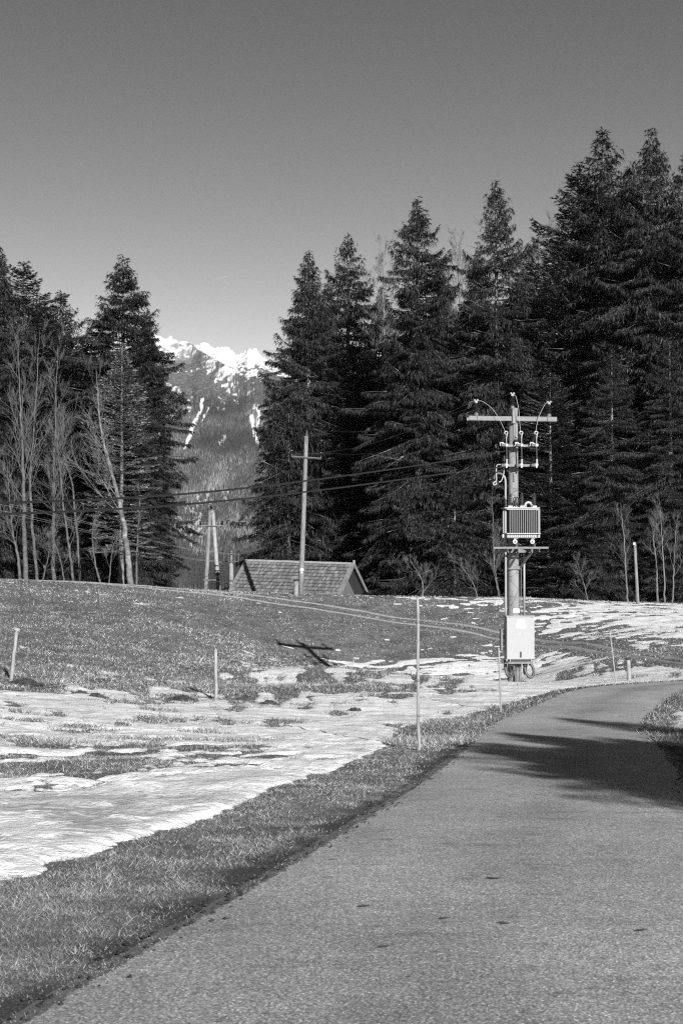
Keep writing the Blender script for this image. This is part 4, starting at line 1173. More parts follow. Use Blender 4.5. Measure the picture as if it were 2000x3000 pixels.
# ------------------------------------------------------------------ transformer pole
DP = 48.0
KP = F / DP
PHI = math.radians(5)
UV = np.array((math.cos(PHI), math.sin(PHI), 0.0)); BV = np.array((-math.sin(PHI), math.cos(PHI), 0.0)); ZV = np.array((0, 0, 1.0))
RM = np.stack([UV, BV, ZV], 1)
PX0 = 1504.0
pole_xy = W(PX0, 2000, DP)
pole_z = float(z_ground(np.array([pole_xy[0]]), np.array([pole_xy[1]]))[0])
PO = np.array((pole_xy[0], DP, pole_z))
def lp(px, py, v=0.0):
    k = (px - 1000.0) / F; cs, sn = math.cos(PHI), math.sin(PHI)
    u = (k * (DP + v * cs) - PO[0] + v * sn) / (cs - k * sn)
    p = PO + UV * u + BV * v
    p[2] = EYE + (W(px, py, 1.0)[2] - EYE) * p[1]
    return p
def lbox(mb, x0, y0, x1, y1, v0, v1):
    v0, v1 = min(v0, v1), max(v0, v1)
    ctr = lp((x0 + x1) / 2, (y0 + y1) / 2, v0) + BV * (v1 - v0) / 2
    return mb.box(ctr, ((x1 - x0) / KP, v1 - v0, abs(y1 - y0) / KP), RM)
def curve_pts(pts, per=8):
    return catmull(np.array(pts, float), per)

POLE = empty('transformer_pole', PO, 'grey concrete power pole with crossarm and fuses carrying the transformer beside the road', 'power pole')
def part(mb, name, mat, parent=POLE, smooth=False):
    return mb.build(name, mat, parent=parent, origin=PO, smooth=smooth)
zt = np.linspace(0, 1, 24)
ptop = lp(PX0 - 1, 1196)
pts = np.array([(PO[0] + (ptop[0] - PO[0]) * q, PO[1], pole_z - 0.5 + (ptop[2] - pole_z + 0.5) * q) for q in zt])
part(MB().tube(pts, np.interp(zt, [0, 1], [0.217, 0.150]), 24), 'pole', 'pole_concrete', smooth=False)
# strip with bolt holes running down the front of the pole
mb = MB(); lbox(mb, 1503, 1240, 1508, 1297, -0.20, -0.15); plate = part(mb, 'bolt_strip', 'galvanised_dull')
for yb in (1268, 1278, 1287, 1296):
    part(MB().lathe([(0.012, 0), (0.012, 0.02)], lp(1506.5, yb, -0.20), -BV, 8), 'bolt', 'black_rubber', parent=plate)
mb = MB(); lbox(mb, 1503, 1384, 1508, 1411, -0.21, -0.16); plate = part(mb, 'bolt_strip', 'galvanised_dull')
for yb in (1396, 1405):
    part(MB().lathe([(0.012, 0), (0.012, 0.02)], lp(1506.5, yb, -0.21), -BV, 8), 'bolt', 'black_rubber', parent=plate)
# crossarm: steel channel
mb = MB()
a = lp(1373, 1224.5, -0.22); c_ = lp(1631, 1228, -0.22)
ax = (c_ - a) / np.linalg.norm(c_ - a); axz = np.cross(ax, BV); axz = axz / np.linalg.norm(axz)
Rarm = np.stack([ax, BV, axz], 1)
Larm = np.linalg.norm(c_ - a)
mb.box((a + c_) / 2, (Larm, 0.03, 0.11), Rarm)
mb.box((a + c_) / 2 + axz * 0.066 + BV * 0.045, (Larm, 0.12, 0.016), Rarm)
mb.box((a + c_) / 2 - axz * 0.066 + BV * 0.045, (Larm, 0.12, 0.016), Rarm)
arm = part(mb, 'crossarm', 'galvanised')
mb = MB(); mb.box((a + c_) / 2 + BV * 0.42, (Larm, 0.03, 0.11), Rarm)
part(mb, 'rear_shadow_channel', 'galvanised_dull', parent=arm)  # unseen second channel, added to strengthen the crossarm's shadow on the meadow
for px in (1399, 1576, 1604):
    mb = MB(); lbox(mb, px - 1, 1218, px + 1, 1233, -0.262, -0.239); part(mb, 'clamp_strap', 'galvanised_dull', parent=arm)
mb = MB(); lbox(mb, 1501, 1194, 1508, 1240, -0.30, -0.25); part(mb, 'top_bracket', 'galvanised')
mb = MB(); lbox(mb, 1376, 1231.5, 1470, 1233, -0.10, -0.02); part(mb, 'arm_rail', 'galvanised_dull')
mb = MB(); lbox(mb, 1498, 1234, 1512, 1241, -0.24, -0.16); part(mb, 'arm_saddle', 'galvanised')

def insulator(px, ycol0, ycap0, v):
    """ribbed black post insulator with a pale collar and a two-lobed terminal cap"""
    hb = (ycol0) ; base = lp(px, ycol0, v)
    top = lp(px, ycap0, v); h = top[2] - base[2]
    prof = []
    nrib = 8
    prof.append((0.055, 0.10 * h))
    for i in range(nrib):
        z0_ = (0.22 + 0.56 * i / nrib) * h
        prof += [(0.034, z0_), (0.085 if i % 2 == 0 else 0.07, z0_ + 0.02 * h), (0.034, z0_ + 0.05 * h)]
    prof.append((0.034, 0.80 * h))
    ins = part(MB().lathe(prof, base, sides=16), 'insulator', 'black_rubber', smooth=False)
    part(MB().lathe([(0.072, 0), (0.072, 0.15 * h), (0.05, 0.20 * h)], base, sides=16), 'collar', 'galvanised', parent=ins)
    part(MB().lathe([(0.05, 0.82 * h), (0.058, 0.85 * h), (0.04, 0.93 * h), (0.03, 0.96 * h)], base, sides=14), 'cap', 'white_metal', parent=ins)
    for s in (-1, 1):
        part(MB().lathe([(0.01, -0.035), (0.03, -0.018), (0.036, 0), (0.03, 0.018), (0.01, 0.035)], base + ZV * h * 0.99 + UV * s * 0.048, axis=UV, sides=10), 'terminal', 'white_metal', parent=ins)
    return top
I1 = insulator(1394.5, 1218, 1172, -0.19)
I2 = insulator(1501, 1198, 1152, -0.27)
I3 = insulator(1608, 1221, 1177, -0.19)

# fuse cut-outs on two brackets
mb = MB(); lbox(mb, 1481, 1302, 1566, 1309, -0.40, -0.36); lbox(mb, 1495, 1303, 1516, 1308, -0.36, -0.15); part(mb, 'upper_bracket', 'galvanised')
mb = MB(); lbox(mb, 1483, 1360, 1566, 1367, -0.40, -0.36); lbox(mb, 1495, 1361, 1516, 1366, -0.36, -0.15); part(mb, 'lower_bracket', 'galvanised')
for px in (1482, 1526, 1570):
    vf = -0.55
    body = MB()
    top = lp(px - 1, 1272, vf); low = lp(px - 12, 1298, vf + 0.05)
    axd = low - top; Lb = np.linalg.norm(axd)
    prof = [(0.03, 0)]
    for i in range(9):
        q = (0.06 + 0.86 * i / 9) * Lb
        prof += [(0.035, q), (0.058, q + 0.012), (0.035, q + 0.024)]
    prof.append((0.035, Lb))
    fz = part(body.lathe(prof, top, axd, 12), 'fuse', 'brown_glaze')
    ring = [lp(px + 4.6 * math.cos(q), 1268 - 4.6 * math.sin(q), vf) for q in np.linspace(0, 2 * math.pi, 15)]
    part(MB().tube(ring, 0.018, 6), 'pull_ring', 'white_metal', parent=fz)
    part(MB().tube([lp(px + 3, 1272, vf - .04), lp(px + 1, 1284, vf - .07), lp(px + 1, 1300, vf - .05)], 0.015, 6), 'contact_arm', 'white_metal', parent=fz)
    hg = MB()
    hg.lathe([(0.02, -0.04), (0.058, -0.03), (0.062, 0.02), (0.03, 0.04)], lp(px + 1.5, 1304, vf), -BV, 10)
    hg.box(lp(px - 6, 1300, vf + .02), (0.12, 0.04, 0.035), RM)
    hg.box(lp(px - 17, 1301, vf + .02), (0.02, 0.05, 0.13), RM)
    hg.box(lp(px - 12, 1297, vf + .02), (0.11, 0.04, 0.03), RM)
    part(hg, 'hinge', 'white_metal', parent=fz)
    part(MB().box(lp(px - 9, 1304, -0.48), (0.13, 0.20, 0.08), RM), 'mount', 'black_rubber', parent=fz)
    part(MB().tube([lp(px + 1, 1308, vf), lp(px + 2, 1346, vf)], 0.026, 10), 'fuse_tube', 'black_rubber', parent=fz)
    part(MB().tube([lp(px + 2, 1345, vf), lp(px + 2, 1360, vf)], 0.032, 10), 'tube_ferrule', 'white_metal', parent=fz)
    cl_ = MB()
    cl_.lathe([(0.03, -0.05), (0.062, -0.035), (0.062, 0.02), (0.03, 0.04)], lp(px + 1, 1362, vf), -BV, 10)
    cl_.box(lp(px + 1, 1368, vf), (0.05, 0.06, 0.06), RM)
    part(cl_, 'lower_clamp', 'white_metal', parent=fz)
    part(MB().box(lp(px - 10, 1363, -0.48), (0.12, 0.18, 0.09), RM), 'mount', 'black_rubber', parent=fz)
def jumper(pts, r=0.007, mat='white_metal', name='jumper_wire'):
    return part(MB().tube(curve_pts(pts), r, 6), name, mat, smooth=True)
jumper([lp(1400, 1174, -.2), lp(1415, 1177, -.25), lp(1440, 1196, -.35), lp(1460, 1224, -.45), lp(1473, 1250, -.52), lp(1481, 1268, -.55)])
jumper([lp(1506, 1156, -.28), lp(1512, 1165, -.33), lp(1519, 1200, -.42), lp(1522, 1240, -.5), lp(1525, 1268, -.55)])
jumper([lp(1603, 1178, -.2), lp(1595, 1186, -.25), lp(1582, 1212, -.35), lp(1572, 1245, -.48), lp(1569, 1268, -.55)])
jumper([lp(1390, 1176, -.2), lp(1378, 1178, -.2), lp(1371, 1198, -.15)], 0.009, 'galvanised_dull')
# lead-in cables on the left
jumper([lp(1474, 1364, -.5), lp(1462, 1361, -.45), lp(1454, 1365, -.4), lp(1453, 1385, -.38), lp(1453, 1408, -.36), lp(1446, 1413, -.36), lp(1445, 1420, -.38), lp(1451, 1420, -.4), lp(1453, 1414, -.4)], 0.022, 'white_metal', 'lead_cable')
jumper([lp(1481, 1345, -.45), lp(1477, 1335, -.4), lp(1476, 1362, -.38), lp(1475, 1385, -.36), lp(1468, 1408, -.36), lp(1460, 1413, -.36)], 0.018, 'white_metal', 'lead_cable')
jumper([lp(1446, 1404, -.30), lp(1449, 1392, -.30), lp(1457, 1387, -.30), lp(1466, 1388, -.30), lp(1473, 1392, -.30)], 0.045, 'hose_grey', 'cable_hood')
part(MB().tube(curve_pts([lp(1472, 1391, -.30), lp(1477, 1398, -.30), lp(1480, 1412, -.30), lp(1480, 1450, -.30), lp(1480, 1600, -.30), lp(1480, 1700, -.30), lp(1480, 1806, -.32)], 6), 0.036, 10), 'conduit', 'white_enamel', smooth=True)
part(MB().tube([lp(1534, 1600, -.30), lp(1534, 1806, -.32)], 0.036, 10), 'conduit', 'white_enamel', smooth=True)
part(MB().tube([lp(1485, 1606, -.26), lp(1485, 1700, -.24), lp(1485.5, 1806, -.26)], 0.012, 6), 'earth_wire', 'black_rubber')
part(MB().tube([lp(1526, 1600, -.24), lp(1525, 1640, -.22), lp(1524, 1806, -.24)], 0.014, 6), 'earth_wire', 'galvanised_dull')

# platform
mb = MB(); lbox(mb, 1446, 1602, 1605, 1607.5, -1.02, -0.96); part(mb, 'platform_rail', 'galvanised')
mb = MB(); lbox(mb, 1446, 1602, 1605, 1607.5, -0.32, -0.26); part(mb, 'platform_rail', 'galvanised')
for px in (1486, 1517, 1556, 1578):
    mb = MB()
    lbox(mb, px - 0.6, 1608, px + 0.6, 1617, -1.0, 0.25); lbox(mb, px - 0.6, 1608, px + 4, 1609, -1.0, 0.25); lbox(mb, px - 0.6, 1616, px + 4, 1617, -1.0, 0.25)
    part(mb, 'platform_channel', 'galvanised_dull')
for px in (1512, 1564):
    mb = MB()
    lbox(mb, px - 1.2, 1594, px - 0.2, 1602, -1.0, -0.30); lbox(mb, px + 1.6, 1594, px + 2.6, 1602, -1.0, -0.30); lbox(mb, px - 4, 1593, px + 6, 1594, -1.0, -0.30)
    part(mb, 'wheel_rail', 'galvanised')
mb = MB(); lbox(mb, 1487, 1609, 1560, 1619, -0.45, -0.40); part(mb, 'cross_plate', 'galvanised_dull')
for a, c_ in (((1517, 1618, -.85), (1490, 1664, -.20)), ((1556, 1618, -.85), (1522, 1664, -.20))):
    p, q = lp(*a), lp(*c_)
    part(MB().tube([p, q], 0.045, 4), 'brace', 'galvanised_dull')
mb = MB(); lbox(mb, 1488, 1658, 1522, 1668, -0.24, -0.18); part(mb, 'brace_collar', 'galvanised_dull')
# notice plate on the pole (its writing is too small to read in the photo)
mb = MB(); lbox(mb, 1502, 1783.5, 1520, 1795, -0.235, -0.222); sp = part(mb, 'notice_plate', 'label_white')
for i, (xa, xb) in enumerate(((1504.5, 1507), (1508.5, 1517), (1507.5, 1516.5), (1506, 1517.5))):
    yy_ = (1786, 1787, 1789.5, 1792.2)[i]
    mb = MB(); lbox(mb, xa, yy_, xb, yy_ + 0.9, -0.238, -0.2345); part(mb, 'print_line', 'print_grey', parent=sp)
# pipes and hoses at the foot
for px, r in ((1511.5, .035), (1516, .030), (1521.5, .045), (1507.5, .012)):
    b_ = lp(px, 1990, -0.36); g = b_.copy(); g[2] = pole_z - 0.3
    part(MB().tube([lp(px, 1946, -0.36), b_, g], r, 10), 'ground_pipe', 'galvanised', smooth=True)
for px, w_ in ((1511, 7), (1521, 8)):
    mb = MB(); lbox(mb, px - w_ / 2, 1946, px + w_ / 2, 1955, -0.42, -0.30); part(mb, 'pipe_sleeve', 'black_rubber')
def hose(pts, r=0.048):
    return part(MB().tube(curve_pts(pts), r, 10), 'hose', 'hose_grey', smooth=True)
hose([lp(1503, 1950, -.5), lp(1503, 1968, -.5), lp(1499, 1979, -.48), lp(1491, 1982, -.45), lp(1483, 1975, -.40), lp(1478, 1955, -.36), lp(1476, 1932, -.34)])
hose([lp(1497, 1950, -.4), lp(1496, 1965, -.4), lp(1490, 1973, -.38), lp(1483, 1965, -.34), lp(1480, 1945, -.32)], 0.032)
hose([lp(1548, 1944, -.42), lp(1556, 1950, -.44), lp(1561, 1964, -.46), lp(1559, 1979, -.46), lp(1551, 1984, -.46), lp(1543, 1978, -.45), lp(1536, 1965, -.43), lp(1534, 1950, -.42)])
hose([lp(1535, 1948, -.36), lp(1532, 1962, -.34), lp(1534, 1974, -.32), lp(1538, 1968, -.3), lp(1540, 1950, -.3)], 0.032)

# ------------------------------------------------------------------ transformer standing on the platform
TO = lp(1529, 1594, -0.65)
TRF = empty('transformer', TO, 'finned grey oil transformer on wheels standing on the platform of the power pole', 'transformer')
def tpart(mb, name, mat, parent=TRF, smooth=False):
    return mb.build(name, mat, parent=parent, origin=TO, smooth=smooth)
mb = MB(); lbox(mb, 1482, 1491, 1575, 1565, -0.64, -0.44); tank = tpart(mb, 'tank', 'tank_grey')
for i in range(15):
    px = 1493.0 + i * 5.55
    mb = MB(); lbox(mb, px - 0.75, 1493, px + 0.75, 1561.5, -1.04, -0.642); tpart(mb, 'cooling_fin', 'tank_grey', parent=tank)
for i in range(7):
    q = -0.84 + i * 0.06
    mb = MB(); lbox(mb, 1472, 1493, 1481.8, 1561, q, q + 0.018); tpart(mb, 'cooling_fin', 'tank_grey', parent=tank)
    mb = MB(); lbox(mb, 1575.2, 1493, 1580, 1561, q, q + 0.018); tpart(mb, 'cooling_fin', 'tank_grey', parent=tank)
mb = MB(); lbox(mb, 1477, 1492, 1483, 1561.6, -0.885, -0.845); tpart(mb, 'corner_panel', 'tank_grey')
mb = MB(); lbox(mb, 1575.5, 1492, 1581, 1561.6, -0.885, -0.845); tpart(mb, 'corner_panel', 'tank_grey')
mb = MB(); lbox(mb, 1484, 1490, 1576, 1493, -1.02, -0.865); tpart(mb, 'fin_header', 'white_metal')
mb = MB(); lbox(mb, 1484, 1561.7, 1582, 1564, -1.05, -0.43); tpart(mb, 'fin_footer', 'white_metal')
mb = MB(); lbox(mb, 1478, 1486.6, 1580, 1489.4, -1.05, -0.40); tpart(mb, 'lid', 'white_metal')
tray = MB(); lbox(tray, 1484, 1565, 1572, 1576, -0.98, -0.50); tr_ = tpart(tray, 'base_tray', 'tank_grey')
for i in range(14):
    px = 1488.5 + i * 6.0
    poly = [(-2.2 / KP, 0), (2.2 / KP, 0), (1.2 / KP, 6.5 / KP), (-1.2 / KP, 6.5 / KP)]
    tpart(MB().prism(poly, 0.03, lp(px, 1574.5, -0.981), UV, ZV, -BV), 'tray_rib', 'white_metal', parent=tr_)
for px in (1473, 1578):
    mb = MB(); lbox(mb, px - 2.5, 1565, px + 2.5, 1575, -0.95, -0.87); tpart(mb, 'lifting_lug', 'white_metal')
for px in (1506, 1557):
    hb_ = MB(); lbox(hb_, px - 1, 1576, px + 9, 1577.5, -0.98, -0.5); lbox(hb_, px - 1, 1576, px + 0.5, 1583, -0.98, -0.90); tpart(hb_, 'wheel_bracket', 'white_metal')
    for vv in (-0.93, -0.40):
        w_ = tpart(MB().lathe([(0.03, -0.035), (0.068, -0.03), (0.068, 0.015), (0.078, 0.018), (0.078, 0.035), (0.03, 0.04)], lp(px + 1, 1586.6, vv), -BV, 18), 'wheel', 'white_metal')
        tpart(MB().lathe([(0.022, 0.03), (0.022, 0.06)], lp(px + 1, 1586.6, vv), -BV, 10), 'hub', 'black_rubber', parent=w_)
for px in (1494, 1545):
    mb = MB(); lbox(mb, px - 3, 1580, px + 3, 1586, -0.60, -0.50); tpart(mb, 'drain_box', 'galvanised_dull')
for i, px in enumerate((1493, 1528, 1564)):
    base = lp(px, 1486.4, -0.72); h = lp(px, 1443, -0.72)[2] - base[2]
    prof = [(0.055, 0)]
    for q in range(5):
        z0_ = (0.12 + 0.14 * q) * h
        prof += [(0.04, z0_), (0.085 - 0.004 * q, z0_ + 0.015), (0.04, z0_ + 0.04)]
    prof += [(0.032, 0.80 * h), (0.07, 0.82 * h), (0.025, 0.88 * h), (0.012, h)]
    bs = tpart(MB().lathe(prof, base, sides=14), 'bushing', 'brown_glaze')
    tpart(MB().box(base + ZV * 0.03, (0.14, 0.12, 0.055), RM), 'flange', 'white_metal', parent=bs)
for px in (1502, 1508, 1516):
    base = lp(px, 1486.4, -0.60)
    bs = tpart(MB().lathe([(0.03, 0), (0.045, 0.03), (0.03, 0.06), (0.045, 0.09), (0.03, 0.12), (0.02, 0.20), (0.012, 0.24)], base, sides=10), 'low_voltage_bushing', 'brown_glaze')
    tpart(MB().box(base + ZV * 0.02, (0.07, 0.07, 0.035), RM), 'flange', 'white_metal', parent=bs)
    tpart(MB().tube(curve_pts([base + ZV * 0.24, base + ZV * 0.32 + UV * 0.03, base + ZV * 0.30 + UV * 0.12 + BV * .1, base + ZV * 0.05 + UV * 0.14 + BV * 0.28]), 0.016, 6), 'lead', 'cable_black', parent=bs)
tpart(MB().tube(curve_pts([lp(1537, 1487, -.66), lp(1538, 1478, -.66), lp(1543, 1472.5, -.66), lp(1550, 1472.5, -.66), lp(1556, 1478, -.66), lp(1557.5, 1487, -.66)]), 0.042, 10), 'vent_pipe', 'white_metal', smooth=True)
tpart(MB().tube([lp(1540, 1487, -.8), lp(1540, 1480, -.8)], 0.02, 8), 'filler_cap', 'white_metal')
tpart(MB().tube([lp(1558, 1487, -.6), lp(1559, 1464, -.6)], 0.012, 6), 'gauge_rod', 'white_metal')

# ------------------------------------------------------------------ switch cabinet hung on the pole
CO = lp(1524, 1932, -0.5)
CAB = empty('switch_cabinet', CO, 'white steel switch cabinet with black handle fixed low on the power pole', 'cabinet')
def cpart(mb, name, mat, parent=CAB, smooth=False):
    return mb.build(name, mat, parent=parent, origin=CO, smooth=smooth)
mb = MB(); lbox(mb, 1482.5, 1807, 1563.5, 1931, -0.70, -0.255); cpart(mb, 'housing', 'white_enamel')
mb = MB(); lbox(mb, 1481.5, 1803.8, 1565, 1806.8, -0.75, -0.23); cpart(mb, 'roof', 'white_enamel')
mb = MB(); lbox(mb, 1483.5, 1809, 1563, 1930.3, -0.722, -0.703); door = cpart(mb, 'door', 'white_enamel')
for xa, xb in ((1489, 1493.5), (1554, 1559)):
    mb = MB(); lbox(mb, xa, 1807.6, xb, 1808.8, -0.726, -0.7235); cpart(mb, 'vent_slot', 'black_rubber')
mb = MB(); lbox(mb, 1522, 1909.5, 1526, 1926, -0.750, -0.7225); hd = cpart(mb, 'handle', 'black_rubber', parent=door)
mb = MB(); lbox(mb, 1513.5, 1816.5, 1535, 1823.5, -0.7265, -0.7225); cpart(mb, 'name_plate', 'label_white', parent=door)
mb = MB(); lbox(mb, 1510, 1826.5, 1538, 1840.5, -0.7265, -0.7225); cpart(mb, 'warning_plate', 'label_white', parent=door)
mb = MB()
for xa, xb, ya in ((1518, 1531, 1819.5), (1517, 1532, 1830), (1520, 1529, 1835.8)):
    lbox(mb, xa, ya, xb, ya + 1.2, -0.7285, -0.727)
cpart(mb, 'plate_print', 'print_grey', parent=door)
tri = [lp(1519.3, 1857.5, -0.7265), lp(1527.8, 1857.5, -0.7265), lp(1523.5, 1850, -0.7265), lp(1519.3, 1857.5, -0.7265)]
cpart(MB().tube(tri, 0.005, 4), 'warning_triangle', 'print_grey', parent=door)
mb = MB(); lbox(mb, 1466, 1844, 1473, 1905, -0.42, -0.20); cpart(mb, 'meter_box', 'tank_wall')
mb = MB(); lbox(mb, 1473, 1862, 1482.4, 1872, -0.36, -0.30); cpart(mb, 'box_bracket', 'galvanised_dull')
mb = MB(); lbox(mb, 1492, 1931.2, 1555, 1937.6, -0.66, -0.30); cpart(mb, 'dark_gap', 'black_rubber')  # black block painted in as the shade of the gap under the housing
for px in (1493, 1554.5):
    mb = MB(); lbox(mb, px - 0.7, 1931.2, px + 0.7, 1938.5, -0.70, -0.662); cpart(mb, 'hanger', 'white_metal')
mb = MB(); lbox(mb, 1487, 1938.6, 1560, 1945, -0.69, -0.62); cpart(mb, 'foot_rail', 'galvanised')
for px, w_ in ((1497, 14), (1538, 12)):
    mb = MB(); lbox(mb, px - w_ / 2, 1945.3, px + w_ / 2, 1951, -0.56, -0.36); cpart(mb, 'cable_gland', 'black_rubber')

# ------------------------------------------------------------------ poles and posts
def post(name, base_px, top_px, d, r0, r1, mat, label, cat, group=None, sides=10, bottom=None, wob=0.004):
    t = W(top_px[0], top_px[1], d)
    g = W(base_px[0], base_px[1], d)
    zg = float(z_ground(np.array([g[0]]), np.array([d]))[0])
    b_ = g + (g - t) * max(0, (g[2] - zg + 0.25)) / max(0.1, (t[2] - g[2]))
    e = empty(name, (g[0], d, zg), label, cat, group)
    q = np.linspace(0, 1, 9)[:, None]
    P = b_ + (t - b_) * q
    P[1:-1, :2] += RNG.normal(0, wob, (7, 2))
    MB().tube(P, np.linspace(r0, r1, 9), sides).build('shaft', mat, parent=e, origin=np.array((g[0], d, zg)), smooth=True)
    return e, np.array((g[0], d, zg)), t

gs = ground_at(1226, 2200)
G_SN = 'slim wooden snow stakes along the road'
e, o_, t = post('snow_stake', (1226, 2200), (1222.5, 1751), gs[1], 0.027, 0.022, 'pale_wood', 'tallest slim wooden snow stake on the road verge in the foreground', 'snow stake', G_SN)
for yy_ in (1822, 1993, 2097):
    d_ = gs[1]; p = W(1222.5 + (yy_ - 1751) * 0.0078, yy_, d_)
    MB().lathe([(0.0255, -0.02), (0.031, 0), (0.0255, 0.02)], p, sides=10).build('knot', 'weathered_wood', parent=e, origin=o_, smooth=True)
post('snow_stake', (1000 + F * 5.0 / 13.3, 2500), (1000 + F * 5.0 / 13.3, 1660), 13.3, 0.027, 0.022, 'pale_wood', 'snow stake on the right verge outside the picture', 'snow stake', G_SN)
gs = ground_at(1466, 2086)
e, o_, t = post('snow_stake', (1466, 2086), (1460, 1898), gs[1], 0.023, 0.018, 'pale_wood', 'short snow stake standing in the snow just left of the cabinet', 'snow stake', G_SN)
p = W(1462.5, 1942, gs[1]); MB().lathe([(0.021, -0.02), (0.026, 0), (0.021, 0.02)], p, sides=10).build('knot', 'weathered_wood', parent=e, origin=o_, smooth=True)
gs = ground_at(1803, 2001)
post('snow_stake', (1803, 2001), (1784.5, 1848), gs[1], 0.022, 0.020, 'pale_wood', 'thin pale snow stake leaning left at the far road bend', 'snow stake', G_SN)
gs = ground_at(1841, 1997)
e, o_, t = post('bollard', (1841.5, 1997), (1839, 1932), gs[1], 0.068, 0.065, 'pale_wood', 'short round wooden post with dark cap at the road bend', 'post', sides=14, wob=0)
MB().lathe([(0.085, 0), (0.09, 0.02), (0.078, 0.04), (0.03, 0.05)], t - ZV * 0.005, sides=12).build('cap', 'mole_earth', parent=e, origin=o_)
G_FP = 'weathered fence posts in the meadow'
for px_b, px_t, r, lab in (((33, 1996), (49, 1853), .048, 'weathered fence post at the left edge of the meadow, leaning right'), ((633, 2051), (632, 1904), .046, 'weathered upright fence post in the middle of the meadow, pointed top')):
    gs = ground_at(*px_b)
    e, o_, t = post('fence_post', px_b, px_t, gs[1], r * 1.1, r, 'pale_wood', lab, 'fence post', G_FP, sides=7, wob=0.006)
    MB().lathe([(r * 0.9, 0), (r * 0.55, 0.05), (0.01, 0.08)], t - ZV * 0.03, sides=7).build('pointed_top', 'pale_wood', parent=e, origin=o_)
e, o_, t = post('far_post', (1867, 1773), (1857.5, 1588), 83, 0.10, 0.085, 'weathered_wood', 'thin tall wooden post with white plate at the foot of the right-hand wood', 'post', sides=10)
MB().box(W(1856, 1593, 82.88), (0.09, 0.03, 0.11)).build('plate', 'label_white', parent=e, origin=o_)
e, o_, t = post('stump_post', (867, 1742), (867.5, 1702), 85.2, 0.155, 0.15, 'pole_concrete', 'short stout round post beside the wooden pole before the hut roof', 'post', sides=14, wob=0)
MB().lathe([(0.17, 0), (0.17, 0.05), (0.1, 0.08)], t - ZV * 0.01, sides=14).build('cap', 'black_rubber', parent=e, origin=o_)
MB().box(W(874, 1711, 85.1), (0.16, 0.05, 0.08)).build('strap', 'galvanised', parent=e, origin=o_)

# wooden pole with a small crossarm before the hut
e, o_, t = post('wooden_pole', (881, 1742), (897, 1277), 85.5, 0.165, 0.12, 'weathered_wood', 'leaning wooden power pole with small crossarm in front of the hut roof', 'power pole', sides=14)
WPT = []
def at85(px, py, v=0.0):
    q = W(px, py, 85.5); q[1] += v; return q
a, c_ = at85(854, 1338, -.16), at85(941, 1344, -.16)
MB().tube([a, c_], 0.055, 4).build('crossarm', 'galvanised', parent=e, origin=o_)
for px, y0, y1 in ((854.5, 1340, 1315), (940, 1345, 1322)):
    p0, p1 = at85(px, y0, -.16), at85(px, y1, -.16); h = p1[2] - p0[2]
    i_ = MB().tube([p0, p0 + ZV * h * 0.4], 0.015, 6).build('pin', 'galvanised', parent=e, origin=o_)
    MB().lathe([(0.02, 0), (0.055, 0.02), (0.065, 0.07), (0.04, 0.10), (0.055, 0.13), (0.02, 0.17)], p0 + ZV * h * 0.4, sides=10).build('insulator', 'black_rubber', parent=e, origin=o_)
    MB().lathe([(0.03, 0.0), (0.035, 0.03), (0.01, 0.05)], p0 + ZV * (h * 0.4 + 0.17), sides=8).build('insulator_tip', 'white_metal', parent=e, origin=o_)
    WPT.append(p0 + ZV * (h * 0.4 + 0.17))
MB().tube([at85(898.5, 1300, -.14), at85(899, 1262, -.14)], 0.025, 6).build('top_pin', 'galvanised', parent=e, origin=o_)
MB().lathe([(0.02, 0), (0.055, 0.02), (0.065, 0.07), (0.04, 0.10), (0.055, 0.13), (0.02, 0.17)], at85(899, 1262, -.14), sides=10).build('insulator', 'black_rubber', parent=e, origin=o_)
WPT.insert(1, at85(899, 1254, -.14))
MB().box(at85(884.5, 1669, -.16), (0.20, 0.02, 0.13)).build('number_plate', 'label_white', parent=e, origin=o_)
MB().box(at85(884, 1677, -.16), (0.07, 0.02, 0.09)).build('tag', 'label_white', parent=e, origin=o_)

# double (A-shaped) pole beyond the crest
DA = 108.0
b0 = W(603, 1722, DA); b1 = W(640, 1722, DA); tp = W(620, 1496, DA)
e = empty('double_pole', (W(621, 1722, DA)[0], DA, float(z_base(np.array([b0[0]]), np.array([DA]))[0])), 'pale A-shaped double power pole beyond the crest, left of the hut', 'power pole')
eo = np.array(e.location)
def down(t_, b_):
    k_ = (t_[2] - eo[2] + 0.4) / (t_[2] - b_[2]); return t_ + (b_ - t_) * k_
for q, (bb, sx_) in enumerate(((b0, -0.10), (b1, 0.10))):
    tt_ = tp + np.array((sx_, 0, 0))
    MB().tube([down(tt_, bb), tt_], [0.20, 0.13], 12).build('leg', 'pale_wood' if q else 'weathered_wood', parent=e, origin=eo, smooth=True)
MB().box(W(620, 1494, DA), (0.30, 0.2, 0.07)).build('top_plate', 'galvanised', parent=e, origin=eo)
MB().box(W(619, 1540, DA - .2), (1.75, 0.07, 0.07)).build('crossarm', 'galvanised', parent=e, origin=eo)
MB().box(W(620, 1699, DA - .2), (1.2, 0.06, 0.10)).build('tie_beam', 'weathered_wood', parent=e, origin=eo)
for yy_ in (1657, 1672, 1680, 1684):
    MB().lathe([(0.19, -0.05), (0.19, 0.05)], W(634 + (yy_ - 1657) * .1, yy_, DA), sides=12).build('band', 'black_rubber', parent=e, origin=eo)
APT = []
for px, y0 in ((587.5, 1538), (619, 1492), (651.5, 1538)):
    p0 = W(px, y0, DA - .2)
    MB().lathe([(0.03, 0), (0.10, 0.04), (0.05, 0.07), (0.11, 0.11), (0.05, 0.14), (0.11, 0.18), (0.05, 0.21), (0.09, 0.26), (0.03, 0.30)], p0, sides=10).build('insulator', 'black_rubber', parent=e, origin=eo)
    APT.append(p0 + ZV * 0.3)

